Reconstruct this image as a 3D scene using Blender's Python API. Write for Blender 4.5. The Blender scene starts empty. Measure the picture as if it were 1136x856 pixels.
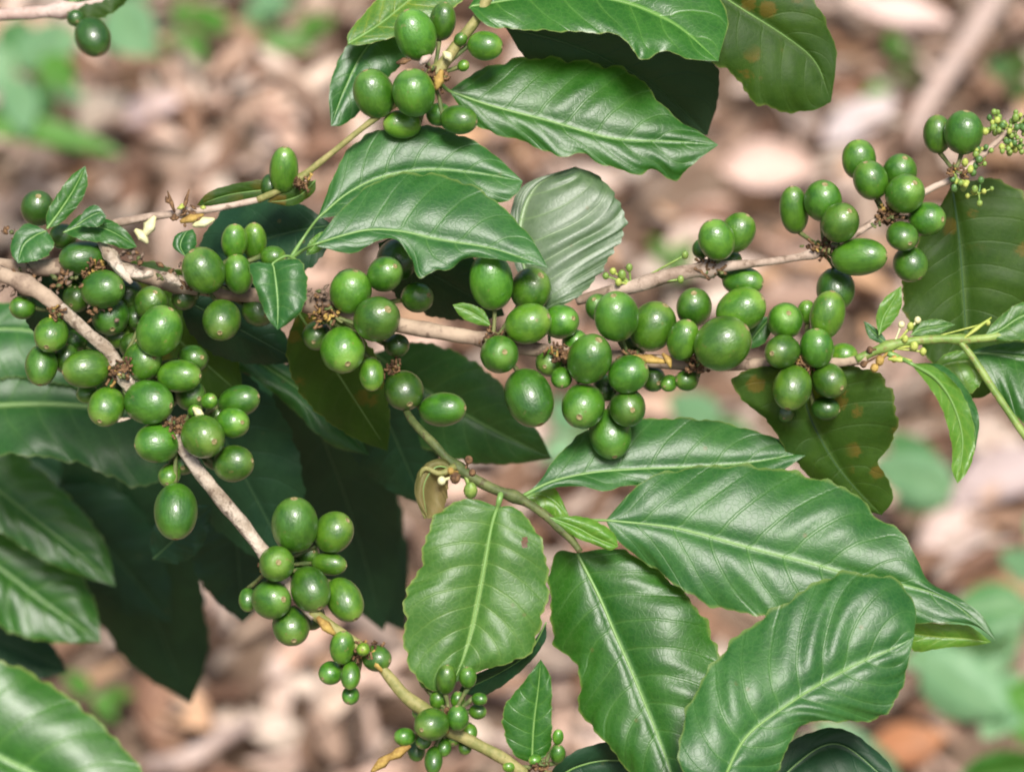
import bpy, math, random
import numpy as np
from mathutils import Vector, Quaternion
R = math.radians
random.seed(11); rng = np.random.default_rng(7)
scn = bpy.context.scene
COL = scn.collection

# ------------------------------------------------------------------ camera frame
F, TX, TH = 0.86, 0.18, R(40)
PX = F * TX / 568.0                      # metres covered by one photo pixel at the focus distance
CAM = Vector((0, 0, 2.5 * math.sin(TH)))
FW = Vector((0, math.cos(TH), -math.sin(TH)))
UP = Vector((0, math.sin(TH), math.cos(TH)))
RT = Vector((1, 0, 0))
nCAM, nFW, nUP, nRT = (np.array(v) for v in (CAM, FW, UP, RT))

def PA(a):                               # (n,3) array of x, y, depth offset -> world
    a = np.asarray(a, float); Z = F + a[..., 2] * PX
    return (nCAM + Z[..., None] * nFW + (Z * (a[..., 0] - 568) / 568 * TX)[..., None] * nRT
            - (Z * (a[..., 1] - 428) / 568 * TX)[..., None] * nUP)
def P(x, y, d=0): return Vector(PA(np.array([[x, y, d]]))[0])
def dh(x, y, h):                         # depth offset at which a ray meets world height h
    Z = (CAM.z - h) / (math.sin(TH) + (y - 428) / 568 * TX * math.cos(TH))
    return (Z - F) / PX
def pxat(d): return PX * (F + d * PX) / F

# ------------------------------------------------------------------ object helpers
ORG = {}
def link(o, parent, origin):
    COL.objects.link(o)
    if parent:
        o.parent = parent; o.location = Vector(origin) - ORG[parent.name]
    else:
        o.location = origin
    ORG[o.name] = Vector(origin)
    return o
def thing(name, label, cat, origin, group=None):
    o = bpy.data.objects.new(name, None); o.empty_display_size = 0.02
    link(o, None, origin); o['label'] = label; o['category'] = cat
    if group: o['group'] = group
    return o
def mesh_obj(name, V, Fc, mats, parent=None, origin=None, smooth=True, midx=None, uv=None, attrs=None, cols=None):
    V = np.asarray(V, float)
    if origin is None: origin = V.mean(axis=0)
    me = bpy.data.meshes.new(name)
    me.from_pydata((V - np.array(origin)).tolist(), [], Fc)
    for m in (mats if isinstance(mats, list) else [mats]): me.materials.append(m)
    if smooth: me.polygons.foreach_set('use_smooth', [True] * len(me.polygons))
    if midx is not None: me.polygons.foreach_set('material_index', midx)
    if uv is not None:
        l = me.uv_layers.new(name='UVMap')
        vi = np.empty(len(me.loops), int); me.loops.foreach_get('vertex_index', vi)
        l.data.foreach_set('uv', np.asarray(uv, float)[vi].ravel())
    for k, a in (attrs or {}).items():
        at = me.attributes.new(k, 'FLOAT', 'POINT'); at.data.foreach_set('value', np.asarray(a, float))
    if cols is not None:
        at = me.attributes.new('tint', 'FLOAT_COLOR', 'POINT')
        c = np.ones((len(V), 4)); c[:, :3] = cols; at.data.foreach_set('color', c.ravel())
    me.update()
    o = bpy.data.objects.new(name, me)
    return link(o, parent, Vector(origin))

def catmull(pts, n):
    p = np.asarray(pts, float)
    if len(p) == 2: p = np.vstack([p[0], p.mean(axis=0), p[1]])
    q = np.vstack([2 * p[0] - p[1], p, 2 * p[-1] - p[-2]])
    out = []
    for i in range(1, len(q) - 2):
        t = np.linspace(0, 1, 14, endpoint=False)[:, None]
        a, b, c, d = q[i - 1], q[i], q[i + 1], q[i + 2]
        out.append(0.5 * ((2 * b) + (c - a) * t + (2 * a - 5 * b + 4 * c - d) * t ** 2 + (3 * b - a - 3 * c + d) * t ** 3))
    out = np.vstack(out + [q[-2][None]])
    L = np.r_[0, np.cumsum(np.linalg.norm(np.diff(out[:, :2], axis=0), axis=1))]
    s = np.linspace(0, L[-1], n)
    return np.stack([np.interp(s, L, out[:, k]) for k in range(out.shape[1])], axis=1)

# ------------------------------------------------------------------ materials
def nt(name):
    m = bpy.data.materials.new(name); m.use_nodes = True
    n = m.node_tree; n.nodes.clear()
    return m, n, n.nodes, n.links
class G:
    """small node helper"""
    def __init__(s, name): s.m, s.t, s.n, s.l = nt(name)
    def node(s, t, **k):
        x = s.n.new(t)
        for a, b in k.items(): setattr(x, a, b)
        return x
    def put(s, sock, v):
        if hasattr(v, 'is_linked') or isinstance(v, bpy.types.NodeSocket): s.l.new(v, sock)
        else: sock.default_value = v
    def math(s, op, a, b=0.0, clamp=False):
        x = s.node('ShaderNodeMath', operation=op, use_clamp=clamp); s.put(x.inputs[0], a); s.put(x.inputs[1], b); return x.outputs[0]
    def mix(s, f, a, b, mode='MIX'):
        x = s.node('ShaderNodeMix', data_type='RGBA', blend_type=mode)
        s.put(x.inputs[0], f); s.put(x.inputs[6], a); s.put(x.inputs[7], b); return x.outputs[2]
    def noise(s, vec, scale, detail=3, rough=0.5):
        x = s.node('ShaderNodeTexNoise'); s.put(x.inputs['Vector'], vec); x.inputs['Scale'].default_value = scale
        x.inputs['Detail'].default_value = detail; x.inputs['Roughness'].default_value = rough; return x.outputs['Fac']
    def ramp(s, f, a, b, va=0.0, vb=1.0):
        x = s.node('ShaderNodeMapRange'); x.interpolation_type = 'SMOOTHSTEP'
        s.put(x.inputs[0], f)
        for i, v in zip((1, 2, 3, 4), (a, b, va, vb)): x.inputs[i].default_value = v
        return x.outputs[0]
    def bump(s, h, st, dist, nrm=None):
        x = s.node('ShaderNodeBump'); s.put(x.inputs['Height'], h); x.inputs['Strength'].default_value = st
        x.inputs['Distance'].default_value = dist
        if nrm is not None: s.l.new(nrm, x.inputs['Normal'])
        return x.outputs[0]
    def geo(s): return s.node('ShaderNodeNewGeometry')
    def out(s, sh):
        o = s.node('ShaderNodeOutputMaterial'); s.l.new(sh, o.inputs[0]); return s.m
    def pbr(s, col, rough, spec=0.5, nrm=None, coat=0.0, coat_r=0.2, sss=0.0):
        b = s.node('ShaderNodeBsdfPrincipled'); s.put(b.inputs['Base Color'], col); s.put(b.inputs['Roughness'], rough)
        s.put(b.inputs['Specular IOR Level'], spec); b.inputs['Coat Weight'].default_value = coat; b.inputs['Coat Roughness'].default_value = coat_r
        if sss:
            b.inputs['Subsurface Weight'].default_value = sss; b.inputs['Subsurface Radius'].default_value = (0.5, 1.0, 0.25); b.inputs['Subsurface Scale'].default_value = 0.003
        if nrm is not None: s.l.new(nrm, b.inputs['Normal'])
        return b.outputs[0]

def leaf_mat(name, c1, c2, vein, under, rough=0.36, spec=0.5, trans=0.22, spots=0.0, vstr=0.2, tcol=None, coat=0.0, edge=0.0):
    g = G(name)
    pos = g.node('ShaderNodeTexCoord').outputs['Object']
    ph = g.node('ShaderNodeAttribute', attribute_name='vein_phase').outputs['Fac']
    sd = g.node('ShaderNodeAttribute', attribute_name='side').outputs['Fac']
    n1 = g.noise(pos, 55, 4, 0.6); n2 = g.noise(pos, 420, 3, 0.6); n3 = g.noise(pos, 1500, 2, 0.5)
    phn = g.math('ADD', ph, g.math('MULTIPLY', g.math('SUBTRACT', g.noise(pos, 130, 2), 0.5), 0.12))
    dist = g.math('ABSOLUTE', g.math('SUBTRACT', g.math('FRACT', g.math('ADD', phn, 0.5)), 0.5))
    line = g.ramp(dist, 0.015, 0.06, 1, 0)
    fade = g.ramp(sd, 0.35, 0.98, 1, 0.1)
    lat = g.math('MULTIPLY', line, fade)
    rib = g.ramp(sd, 0.012, 0.05, 1, 0)
    col = g.mix(g.ramp(n1, 0.35, 0.68), c1 + (1,), c2 + (1,))
    col = g.mix(g.math('MULTIPLY', g.ramp(n2, 0.45, 0.75), 0.35), col, tuple(v * 0.6 for v in c1) + (1,))
    glow = g.ramp(dist, 0.0, 0.3, 0.07, 0)
    col = g.mix(glow, col, vein + (1,))
    col = g.mix(g.math('MULTIPLY', lat, vstr), col, vein + (1,))
    col = g.mix(g.math('MULTIPLY', rib, 0.8), col, vein + (1,))
    if edge:
        col = g.mix(g.math('MULTIPLY', g.ramp(sd, 0.955, 1.0), edge), col, (0.32, 0.36, 0.09, 1))
    # small blemishes and dust
    v = g.node('ShaderNodeTexVoronoi'); g.put(v.inputs['Vector'], pos); v.inputs['Scale'].default_value = 130
    sp = g.math('MULTIPLY', g.ramp(v.outputs['Distance'], 0.05, 0.13, 1, 0), g.ramp(n1, 0.52, 0.62))
    col = g.mix(g.math('MULTIPLY', sp, 0.7), col, (0.12, 0.10, 0.03, 1))
    if spots:
        v2 = g.node('ShaderNodeTexVoronoi'); g.put(v2.inputs['Vector'], pos); v2.inputs['Scale'].default_value = 105
        wob = g.math('ADD', v2.outputs['Distance'], g.math('MULTIPLY', g.noise(pos, 700, 4, 0.7), 0.45))
        s2 = g.math('MULTIPLY', g.ramp(wob, 0.44, 0.58, 1, 0), g.ramp(g.noise(pos, 30, 1), 0.44, 0.56))
        col = g.mix(g.math('MULTIPLY', s2, spots), col, (0.13, 0.085, 0.012, 1))
    dust = g.math('MULTIPLY', g.ramp(n3, 0.66, 0.74), g.ramp(n1, 0.4, 0.7))
    col = g.mix(g.math('MULTIPLY', dust, 0.10), col, (0.4, 0.45, 0.38, 1))
    bk = g.geo().outputs['Backfacing']
    ucol = g.mix(g.math('MULTIPLY', lat, 0.6), g.mix(n1, under + (1,), tuple(x * 0.8 for x in under) + (1,)), vein + (1,))
    col = g.mix(bk, col, ucol)
    rg = g.math('ADD', g.math('ADD', rough - 0.06, g.math('MULTIPLY', n1, 0.14)), g.math('MULTIPLY', bk, 0.18))
    h = g.math('SUBTRACT', g.math('MULTIPLY', n2, 0.35), g.math('MULTIPLY', line, 0.8))
    vr = g.node('ShaderNodeTexVoronoi', feature='DISTANCE_TO_EDGE'); g.put(vr.inputs['Vector'], pos); vr.inputs['Scale'].default_value = 520
    net = g.ramp(vr.outputs['Distance'], 0.0, 0.13, 1, 0)
    h = g.math('SUBTRACT', g.math('ADD', h, g.math('MULTIPLY', n3, 0.05)), g.math('MULTIPLY', net, 0.13))
    col = g.mix(g.math('MULTIPLY', g.math('MULTIPLY', net, 0.10), g.math('SUBTRACT', 1.0, bk)), col, vein + (1,))
    nrm = g.bump(h, 0.32, 0.0005)
    a = g.pbr(col, rg, spec, nrm, coat=coat, coat_r=0.12)
    tr = g.node('ShaderNodeBsdfTranslucent'); tc = tcol or (0.12, 0.32, 0.015)
    g.l.new(g.mix(g.math('MULTIPLY', lat, 0.5), tc + (1,), tuple(x * 0.8 for x in tc) + (1,)), tr.inputs[0])
    mx = g.node('ShaderNodeMixShader'); mx.inputs[0].default_value = trans
    g.l.new(a, mx.inputs[1]); g.l.new(tr.outputs[0], mx.inputs[2])
    return g.out(mx.outputs[0])

VEIN = (0.12, 0.26, 0.06)
UND = (0.10, 0.19, 0.07)
M = {}
M['leaf'] = leaf_mat('coffee leaf', (0.012, 0.078, 0.006), (0.026, 0.115, 0.010), VEIN, UND, edge=0.35, spec=0.5, rough=0.38)
M['blue'] = leaf_mat('coffee leaf bluish', (0.014, 0.082, 0.013), (0.030, 0.120, 0.020), VEIN, UND, rough=0.40, spec=0.5, edge=0.3, trans=0.15)
M['light'] = leaf_mat('young coffee leaf', (0.045, 0.138, 0.018), (0.068, 0.180, 0.026), (0.26, 0.42, 0.10), UND, rough=0.4, trans=0.3, edge=0.5)
M['olive'] = leaf_mat('old coffee leaf', (0.017, 0.056, 0.004), (0.034, 0.084, 0.006), (0.07, 0.13, 0.03), UND, rough=0.55, spec=0.3, spots=0.85, vstr=0.2, edge=0.3, trans=0.28, tcol=(0.14, 0.28, 0.01))
M['dark'] = leaf_mat('shade-darkened leaf', (0.007, 0.036, 0.014), (0.014, 0.052, 0.018), (0.02, 0.06, 0.028), (0.03, 0.07, 0.03), rough=0.5, spec=0.3, trans=0.05)  # coffee leaf darkened: the shade is put into the colour
M['gloss'] = leaf_mat('glossy leaf', (0.018, 0.100, 0.008), (0.028, 0.13, 0.010), (0.16, 0.36, 0.06), UND, rough=0.36, spec=0.6, trans=0.25, edge=0.5)
M['grey'] = leaf_mat('sheen-paled leaf', (0.06, 0.115, 0.045), (0.13, 0.18, 0.11), (0.20, 0.30, 0.13), UND, rough=0.45, spec=0.8, vstr=0.4, trans=0.12)  # pale grey in the base colour stands for whitish sheen
M['shoot'] = leaf_mat('shoot leaf', (0.075, 0.22, 0.02), (0.11, 0.28, 0.03), (0.36, 0.5, 0.08), (0.14, 0.27, 0.06), rough=0.35, trans=0.35, edge=0.6, tcol=(0.28, 0.5, 0.04))
M['seed'] = leaf_mat('seedling leaf', (0.15, 0.31, 0.15), (0.21, 0.38, 0.20), (0.3, 0.46, 0.24), (0.16, 0.34, 0.14), rough=0.5, trans=0.3, vstr=0.25, tcol=(0.2, 0.5, 0.1))
M['seed2'] = leaf_mat('seedling leaf deeper green', (0.07, 0.20, 0.07), (0.11, 0.27, 0.09), (0.22, 0.4, 0.16), (0.12, 0.28, 0.1), rough=0.45, trans=0.3, vstr=0.25, tcol=(0.15, 0.42, 0.06))
M['weed'] = leaf_mat('weed leaf', (0.06, 0.20, 0.02), (0.09, 0.27, 0.03), (0.2, 0.4, 0.08), (0.1, 0.24, 0.05), rough=0.5, trans=0.3, vstr=0.25)
M['dryleaf'] = leaf_mat('drying leaf', (0.16, 0.17, 0.05), (0.24, 0.18, 0.07), (0.35, 0.3, 0.12), (0.28, 0.24, 0.12), rough=0.6, trans=0.45, tcol=(0.4, 0.34, 0.12), vstr=0.3)
M['yellow'] = leaf_mat('yellow edged leaf', (0.05, 0.15, 0.02), (0.09, 0.2, 0.02), (0.4, 0.42, 0.03), UND, rough=0.4, trans=0.2, edge=1.0)

def rib_mat():
    g = G('leaf midrib'); pos = g.node('ShaderNodeTexCoord').outputs['Object']
    col = g.mix(g.noise(pos, 200, 3), (0.12, 0.24, 0.05, 1), (0.19, 0.33, 0.09, 1))
    return g.out(g.pbr(col, 0.4, 0.5))
M['rib'] = rib_mat()
def rib_dark():
    g = G('dull midrib'); pos = g.node('ShaderNodeTexCoord').outputs['Object']
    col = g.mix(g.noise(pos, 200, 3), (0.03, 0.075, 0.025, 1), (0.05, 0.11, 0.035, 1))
    return g.out(g.pbr(col, 0.5, 0.4))
M['ribd'] = rib_dark()

def berry_mat():
    g = G('green berry skin')
    tc = g.node('ShaderNodeTexCoord').outputs['Object']
    oi = g.node('ShaderNodeObjectInfo')
    off = g.node('ShaderNodeVectorMath', operation='ADD'); g.l.new(tc, off.inputs[0])
    cmb = g.node('ShaderNodeCombineXYZ'); rnd = g.math('MULTIPLY', oi.outputs['Random'], 60)
    for i in range(3): g.l.new(rnd, cmb.inputs[i])
    g.l.new(cmb.outputs[0], off.inputs[1]); pos = off.outputs[0]
    n1 = g.noise(pos, 1.3, 3, 0.55); n2 = g.noise(pos, 9, 4, 0.6)
    mp = g.node('ShaderNodeMapping'); g.l.new(pos, mp.inputs[0]); mp.inputs['Scale'].default_value = (7, 7, 0.9)
    st = g.noise(mp.outputs[0], 1.6, 2)
    col = g.mix(g.ramp(n1, 0.33, 0.66), (0.028, 0.105, 0.004, 1), (0.066, 0.180, 0.009, 1))
    col = g.mix(g.math('MULTIPLY', g.ramp(st, 0.5, 0.75), 0.16), col, (0.13, 0.29, 0.045, 1))
    v = g.node('ShaderNodeTexVoronoi'); g.put(v.inputs['Vector'], pos); v.inputs['Scale'].default_value = 9
    col = g.mix(g.math('MULTIPLY', g.ramp(v.outputs['Distance'], 0.05, 0.14, 1, 0), 0.04), col, (0.22, 0.36, 0.12, 1))
    sx = g.node('ShaderNodeSeparateXYZ'); g.l.new(tc, sx.inputs[0])
    col = g.mix(g.ramp(sx.outputs[2], 0.72, 0.99, 0, 0.55), col, (0.17, 0.30, 0.05, 1))
    bl = g.math('MULTIPLY', g.ramp(g.noise(pos, 3.2, 2), 0.66, 0.76), 0.55)
    col = g.mix(bl, col, (0.16, 0.15, 0.04, 1))
    col = g.mix(1.0, col, oi.outputs['Color'], 'MULTIPLY')
    rg = g.math('ADD', 0.34, g.math('MULTIPLY', n2, 0.10))
    nrm = g.bump(g.math('ADD', g.math('MULTIPLY', n2, 0.5), g.math('MULTIPLY', st, 0.4)), 0.14, 0.05)
    return g.out(g.pbr(col, rg, 0.6, nrm, coat=0.6, coat_r=0.17, sss=0.12))
M['berry'] = berry_mat()
def simple(name, a, b, sc, rough=0.7, spec=0.3, bump=0.4, stretch=None, dist=0.0008, c=None):
    g = G(name); pos = g.node('ShaderNodeTexCoord').outputs['Object']
    if stretch:
        mp = g.node('ShaderNodeMapping'); g.l.new(pos, mp.inputs[0]); mp.inputs['Scale'].default_value = stretch; pos = mp.outputs[0]
    n = g.noise(pos, sc, 5, 0.65); n2 = g.noise(pos, sc * 5, 3, 0.6)
    col = g.mix(g.ramp(n, 0.35, 0.65), a + (1,), b + (1,))
    if c: col = g.mix(g.math('MULTIPLY', g.ramp(n2, 0.55, 0.68), 0.7), col, c + (1,))
    return g.out(g.pbr(col, rough, spec, g.bump(g.math('ADD', n, g.math('MULTIPLY', n2, 0.5)), bump, dist)))
M['scar'] = simple('berry scar', (0.16, 0.14, 0.05), (0.34, 0.28, 0.14), 6, 0.8, 0.2, 0.3, dist=0.05)
M['bark'] = simple('pale bark', (0.24, 0.185, 0.13), (0.60, 0.51, 0.41), 70, 0.85, 0.2, 1.0, c=(0.09, 0.06, 0.04), dist=0.002)
M['barkm'] = simple('weathered bark', (0.13, 0.085, 0.06), (0.42, 0.32, 0.23), 45, 0.8, 0.2, 0.8, c=(0.08, 0.05, 0.035))
M['barkb'] = simple('brown bark', (0.10, 0.065, 0.045), (0.26, 0.19, 0.14), 110, 0.85, 0.2, 0.8, c=(0.05, 0.03, 0.02))
M['pink2'] = simple('greyish pink bark', (0.20, 0.14, 0.10), (0.50, 0.39, 0.31), 60, 0.8, 0.2, 0.7, c=(0.12, 0.08, 0.05))
M['twigm'] = simple('dark twig', (0.05, 0.075, 0.02), (0.13, 0.15, 0.05), 120, 0.6, 0.3, 0.5, c=(0.06, 0.035, 0.02))
M['pink'] = simple('pinkish bark', (0.42, 0.30, 0.25), (0.56, 0.44, 0.38), 90, 0.75, 0.2, 0.6, c=(0.22, 0.14, 0.10))
M['green_stem'] = simple('green stem', (0.13, 0.22, 0.04), (0.24, 0.33, 0.08), 120, 0.5, 0.4, 0.3, c=(0.20, 0.15, 0.05))
M['tan_stem'] = simple('tan stem', (0.17, 0.18, 0.05), (0.32, 0.28, 0.11), 150, 0.6, 0.3, 0.5, c=(0.16, 0.17, 0.05))
M['pedicel'] = simple('fruit stalk', (0.07, 0.11, 0.03), (0.16, 0.17, 0.06), 300, 0.6, 0.3)
M['bract'] = simple('dry bract', (0.07, 0.04, 0.025), (0.24, 0.14, 0.07), 400, 0.9, 0.1, 0.6)
M['budy'] = simple('flower bud', (0.30, 0.38, 0.06), (0.46, 0.50, 0.12), 300, 0.5, 0.4)
M['budg'] = simple('green bud', (0.13, 0.23, 0.04), (0.24, 0.34, 0.07), 300, 0.4, 0.5)
M['budgd'] = simple('dark bud', (0.05, 0.13, 0.03), (0.10, 0.2, 0.05), 300, 0.4, 0.5)
M['petal'] = simple('faded petal', (0.62, 0.58, 0.28), (0.75, 0.72, 0.42), 200, 0.6, 0.3)
M['ochre'] = simple('ochre bract', (0.24, 0.14, 0.04), (0.48, 0.33, 0.09), 200, 0.7, 0.2)
M['dead'] = simple('dead brown leaf', (0.30, 0.13, 0.05), (0.50, 0.28, 0.14), 60, 0.8, 0.2)

# ------------------------------------------------------------------ geometry builders
def tube(pts, rad, n=None, seg=12, wob=0.06, nodes=()):
    """pts: photo x, y, depth; rad in photo px. returns verts (world) and faces"""
    n = n or max(10, int(sum(math.hypot(pts[i + 1][0] - pts[i][0], pts[i + 1][1] - pts[i][1]) for i in range(len(pts) - 1)) / 5) + 4)
    c = catmull([p if len(p) == 3 else tuple(p) + (0,) for p in pts], n)
    r = np.interp(np.linspace(0, 1, n), np.linspace(0, 1, len(rad)), rad)
    if n > 30: r = r * (1 + 0.05 * np.sin(np.arange(n) * 0.31 + len(pts)) + 0.04 * np.sin(np.arange(n) * 0.83))
    for nx, ny, amp in nodes:
        r = r * (1 + amp * np.exp(-((c[:, 0] - nx) ** 2 + (c[:, 1] - ny) ** 2) / 90.0))
    W = PA(c); T = np.gradient(W, axis=0); T /= np.linalg.norm(T, axis=1)[:, None] + 1e-12
    V = []; Fc = []
    sc = np.array([pxat(d) for d in c[:, 2]]) * r
    ref = nFW
    for i in range(n):
        a = np.cross(T[i], ref); a /= np.linalg.norm(a) + 1e-9; b = np.cross(T[i], a)
        for k in range(seg):
            t = 2 * math.pi * k / seg
            w = 1 + wob * math.sin(3 * t + i * 0.37) * math.sin(i * 0.23 + k) + wob * 0.6 * (rng.random() - 0.5)
            V.append(W[i] + sc[i] * w * (math.cos(t) * a + math.sin(t) * b))
    for i in range(n - 1):
        for k in range(seg):
            Fc.append((i * seg + k, i * seg + (k + 1) % seg, (i + 1) * seg + (k + 1) % seg, (i + 1) * seg + k))
    Fc.append(tuple(range(seg))[::-1]); Fc.append(tuple((n - 1) * seg + k for k in range(seg)))
    return V, Fc

def stem(parent, name, pts, rad, mat, **k):
    V, Fc = tube(pts, rad, **k); return mesh_obj(name, V, Fc, mat, parent)

def leaf(parent, mid, A, B, mat='leaf', pl=(0, 0, 0), N=9, bow=0.10, quilt=0.05, wave=3.0, curl=0.0, fw=None, under=False,
         rib=1.55, petiole=None, label=None, NU=130, NV=14, ribmat='rib', scal=0.02, hole=None, groove=0.05, name='leaf', fold=0.0, fa=0.0, fb=0.0, sweep=0.17):
    mxy = np.array([p[:2] for p in mid], float); xc, yc = mxy.mean(axis=0)
    d0, gx, gy = pl
    def full(p):
        return tuple(p) if len(p) == 3 else (p[0], p[1], d0 + gx * (p[0] - xc) + gy * (p[1] - yc))
    mid = [full(p) for p in mid]
    Cm = catmull(mid, NU + 1)
    Ea = catmull([mid[0]] + [full(p) for p in A] + [mid[-1]], NU + 1)
    Eb = catmull([mid[0]] + [full(p) for p in B] + [mid[-1]], NU + 1)
    t = np.linspace(0, 1, NU + 1)
    env = np.clip(np.sin(np.pi * np.clip(t, 0, 1)) * 3, 0, 1)
    ph0 = random.random() * 6
    rows = np.zeros((NU + 1, 2 * NV + 1, 3)); PH = np.zeros((NU + 1, 2 * NV + 1)); SD = PH.copy(); UU = PH.copy(); VV = PH.copy()
    fw = fw or N * 0.45
    for side, E in ((-1, Ea), (1, Eb)):
        dv = E - Cm; w = np.hypot(dv[:, 0], dv[:, 1])
        for j in range(NV + 1):
            s = (j / NV) ** 0.9
            phase = N * (t - sweep * s ** 1.4) + (0.18 if side > 0 else 0.0)
            sc = 1 + (scal * np.sin(2 * np.pi * (phase + 0.5)) + 0.012 * np.sin(2 * np.pi * phase * 1.63 + ph0 * 4) + 0.012 * np.sin(2 * np.pi * phase * 2.7 + ph0)) * s * env
            pos = Cm + dv * (s * sc)[:, None]
            d = pos[:, 2].copy()
            d -= bow * w * 4 * s * (1 - s)
            d += (fold + (fa if side < 0 else fb)) * w * s
            d -= 0.30 * quilt * (1 + 0.75 * np.sin(phase * 1.7 + ph0 * 3 + side)) * w * (np.sqrt(np.sin(np.pi * phase) ** 2 + 0.04) - 0.5) * math.sin(math.pi * min(1, s * 0.95 + 0.03)) ** 0.7 * env * (1 if s > 0 else 0)
            d += wave * np.sin(2 * np.pi * fw * t + ph0 + side * 1.1) * s ** 2.2 * env
            d += wave * 0.6 * np.sin(2 * np.pi * fw * 0.43 * t + ph0 * 2 + side * 2) * s ** 1.5 * env
            d += 0.045 * w * np.sin(5.3 * t + 2.1 * s + ph0 * 1.7 + side * 1.9) * np.sin(2.9 * t * s * 2 + ph0 * 5) * s ** 0.7 * env
            d += groove * w * math.exp(-(s / 0.10) ** 2)
            d += curl * (2 * t - 1) ** 2
            pos[:, 2] = d
            c = NV + side * j
            rows[:, c] = pos; PH[:, c] = phase; SD[:, c] = s; UU[:, c] = t; VV[:, c] = 0.5 + 0.5 * side * s
    nc = 2 * NV + 1
    W = PA(rows.reshape(-1, 3))
    Fc = []
    hx = rows.reshape(-1, 3)
    for i in range(NU):
        for c in range(nc - 1):
            a = i * nc + c
            if hole:
                q = hx[[a, a + 1, a + nc, a + nc + 1]].mean(axis=0)
                if ((q[0] - hole[0]) / hole[2]) ** 2 + ((q[1] - hole[1]) / hole[3]) ** 2 < 1: continue
            Fc.append((a, a + 1, a + nc + 1, a + nc))
    # make the upper side face the viewer unless told otherwise
    m = (NU // 2) * nc + NV // 2
    nrm = np.cross(W[m + 1] - W[m], W[m + nc] - W[m])
    facing = np.dot(nrm, nCAM - W[m]) > 0
    if facing == under: Fc = [f[::-1] for f in Fc]
    o = mesh_obj(name, W, Fc, M[mat], parent, origin=W[NV], uv=np.stack([UU.ravel(), VV.ravel()], 1),
                 attrs={'vein_phase': PH.ravel(), 'side': SD.ravel()})
    if label: o['label'] = label
    if rib:
        k = int(NU * 0.94); c = rows[:k, NV].copy(); c[:, 2] += (-0.15 * rib if not under else -0.4 * rib)
        pts = [tuple(x) for x in c[::max(1, NU // 18)]]
        rr = [rib * (1 - 0.8 * i / (len(pts) - 1)) for i in range(len(pts))]
        if petiole:
            pts = [full(p) for p in petiole] + pts; rr = [rib * 1.4] * len(petiole) + rr
        V, Fr = tube(pts, rr, n=len(pts) * 3, seg=7, wob=0.02)
        mesh_obj('midrib', V, Fr, M[ribmat], o)
    return o

def gleaf(parent, base, tip, width, bend=0.0, mat='dark', shape=0.85, da=0.0, db=0.0, asym=1.0, blunt=0.8, **k):
    """coffee-shaped leaf from base to tip; da, db: depth offsets of the two edges"""
    b = np.array(base, float); e = np.array(tip, float); v = e - b; L = np.hypot(v[0], v[1])
    nx, ny = -v[1] / L, v[0] / L
    ts = np.linspace(0, 1, 9); mid = []
    for t in ts:
        p = b + v * t; o = bend * L * math.sin(math.pi * t); mid.append((p[0] + nx * o, p[1] + ny * o, p[2]))
    A, B = [], []
    for t, m in list(zip(ts, mid))[1:-1]:
        w = 0.5 * width * (math.sin(math.pi * t ** shape)) ** blunt * (1.0 - 0.15 * t)
        A.append((m[0] - nx * w * asym, m[1] - ny * w * asym, m[2] + da * math.sin(math.pi * t)))
        B.append((m[0] + nx * w, m[1] + ny * w, m[2] + db * math.sin(math.pi * t)))
    k.setdefault('ribmat', 'ribd' if mat in ('dark',) else 'rib')
    return leaf(parent, mid, A, B, mat=mat, **k)

def blob(c, r, sq=(1, 1, 1), seg=8, ring=6):
    V, Fc = [], []
    for i in range(ring + 1):
        a = math.pi * i / ring
        for k in range(seg):
            t = 2 * math.pi * k / seg
            V.append(c + r * np.array([math.sin(a) * math.cos(t) * sq[0], math.sin(a) * math.sin(t) * sq[1], math.cos(a) * sq[2]]))
    for i in range(ring):
        for k in range(seg): Fc.append((i * seg + k, (i + 1) * seg + k, (i + 1) * seg + (k + 1) % seg, i * seg + (k + 1) % seg))
    return V, Fc
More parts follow.
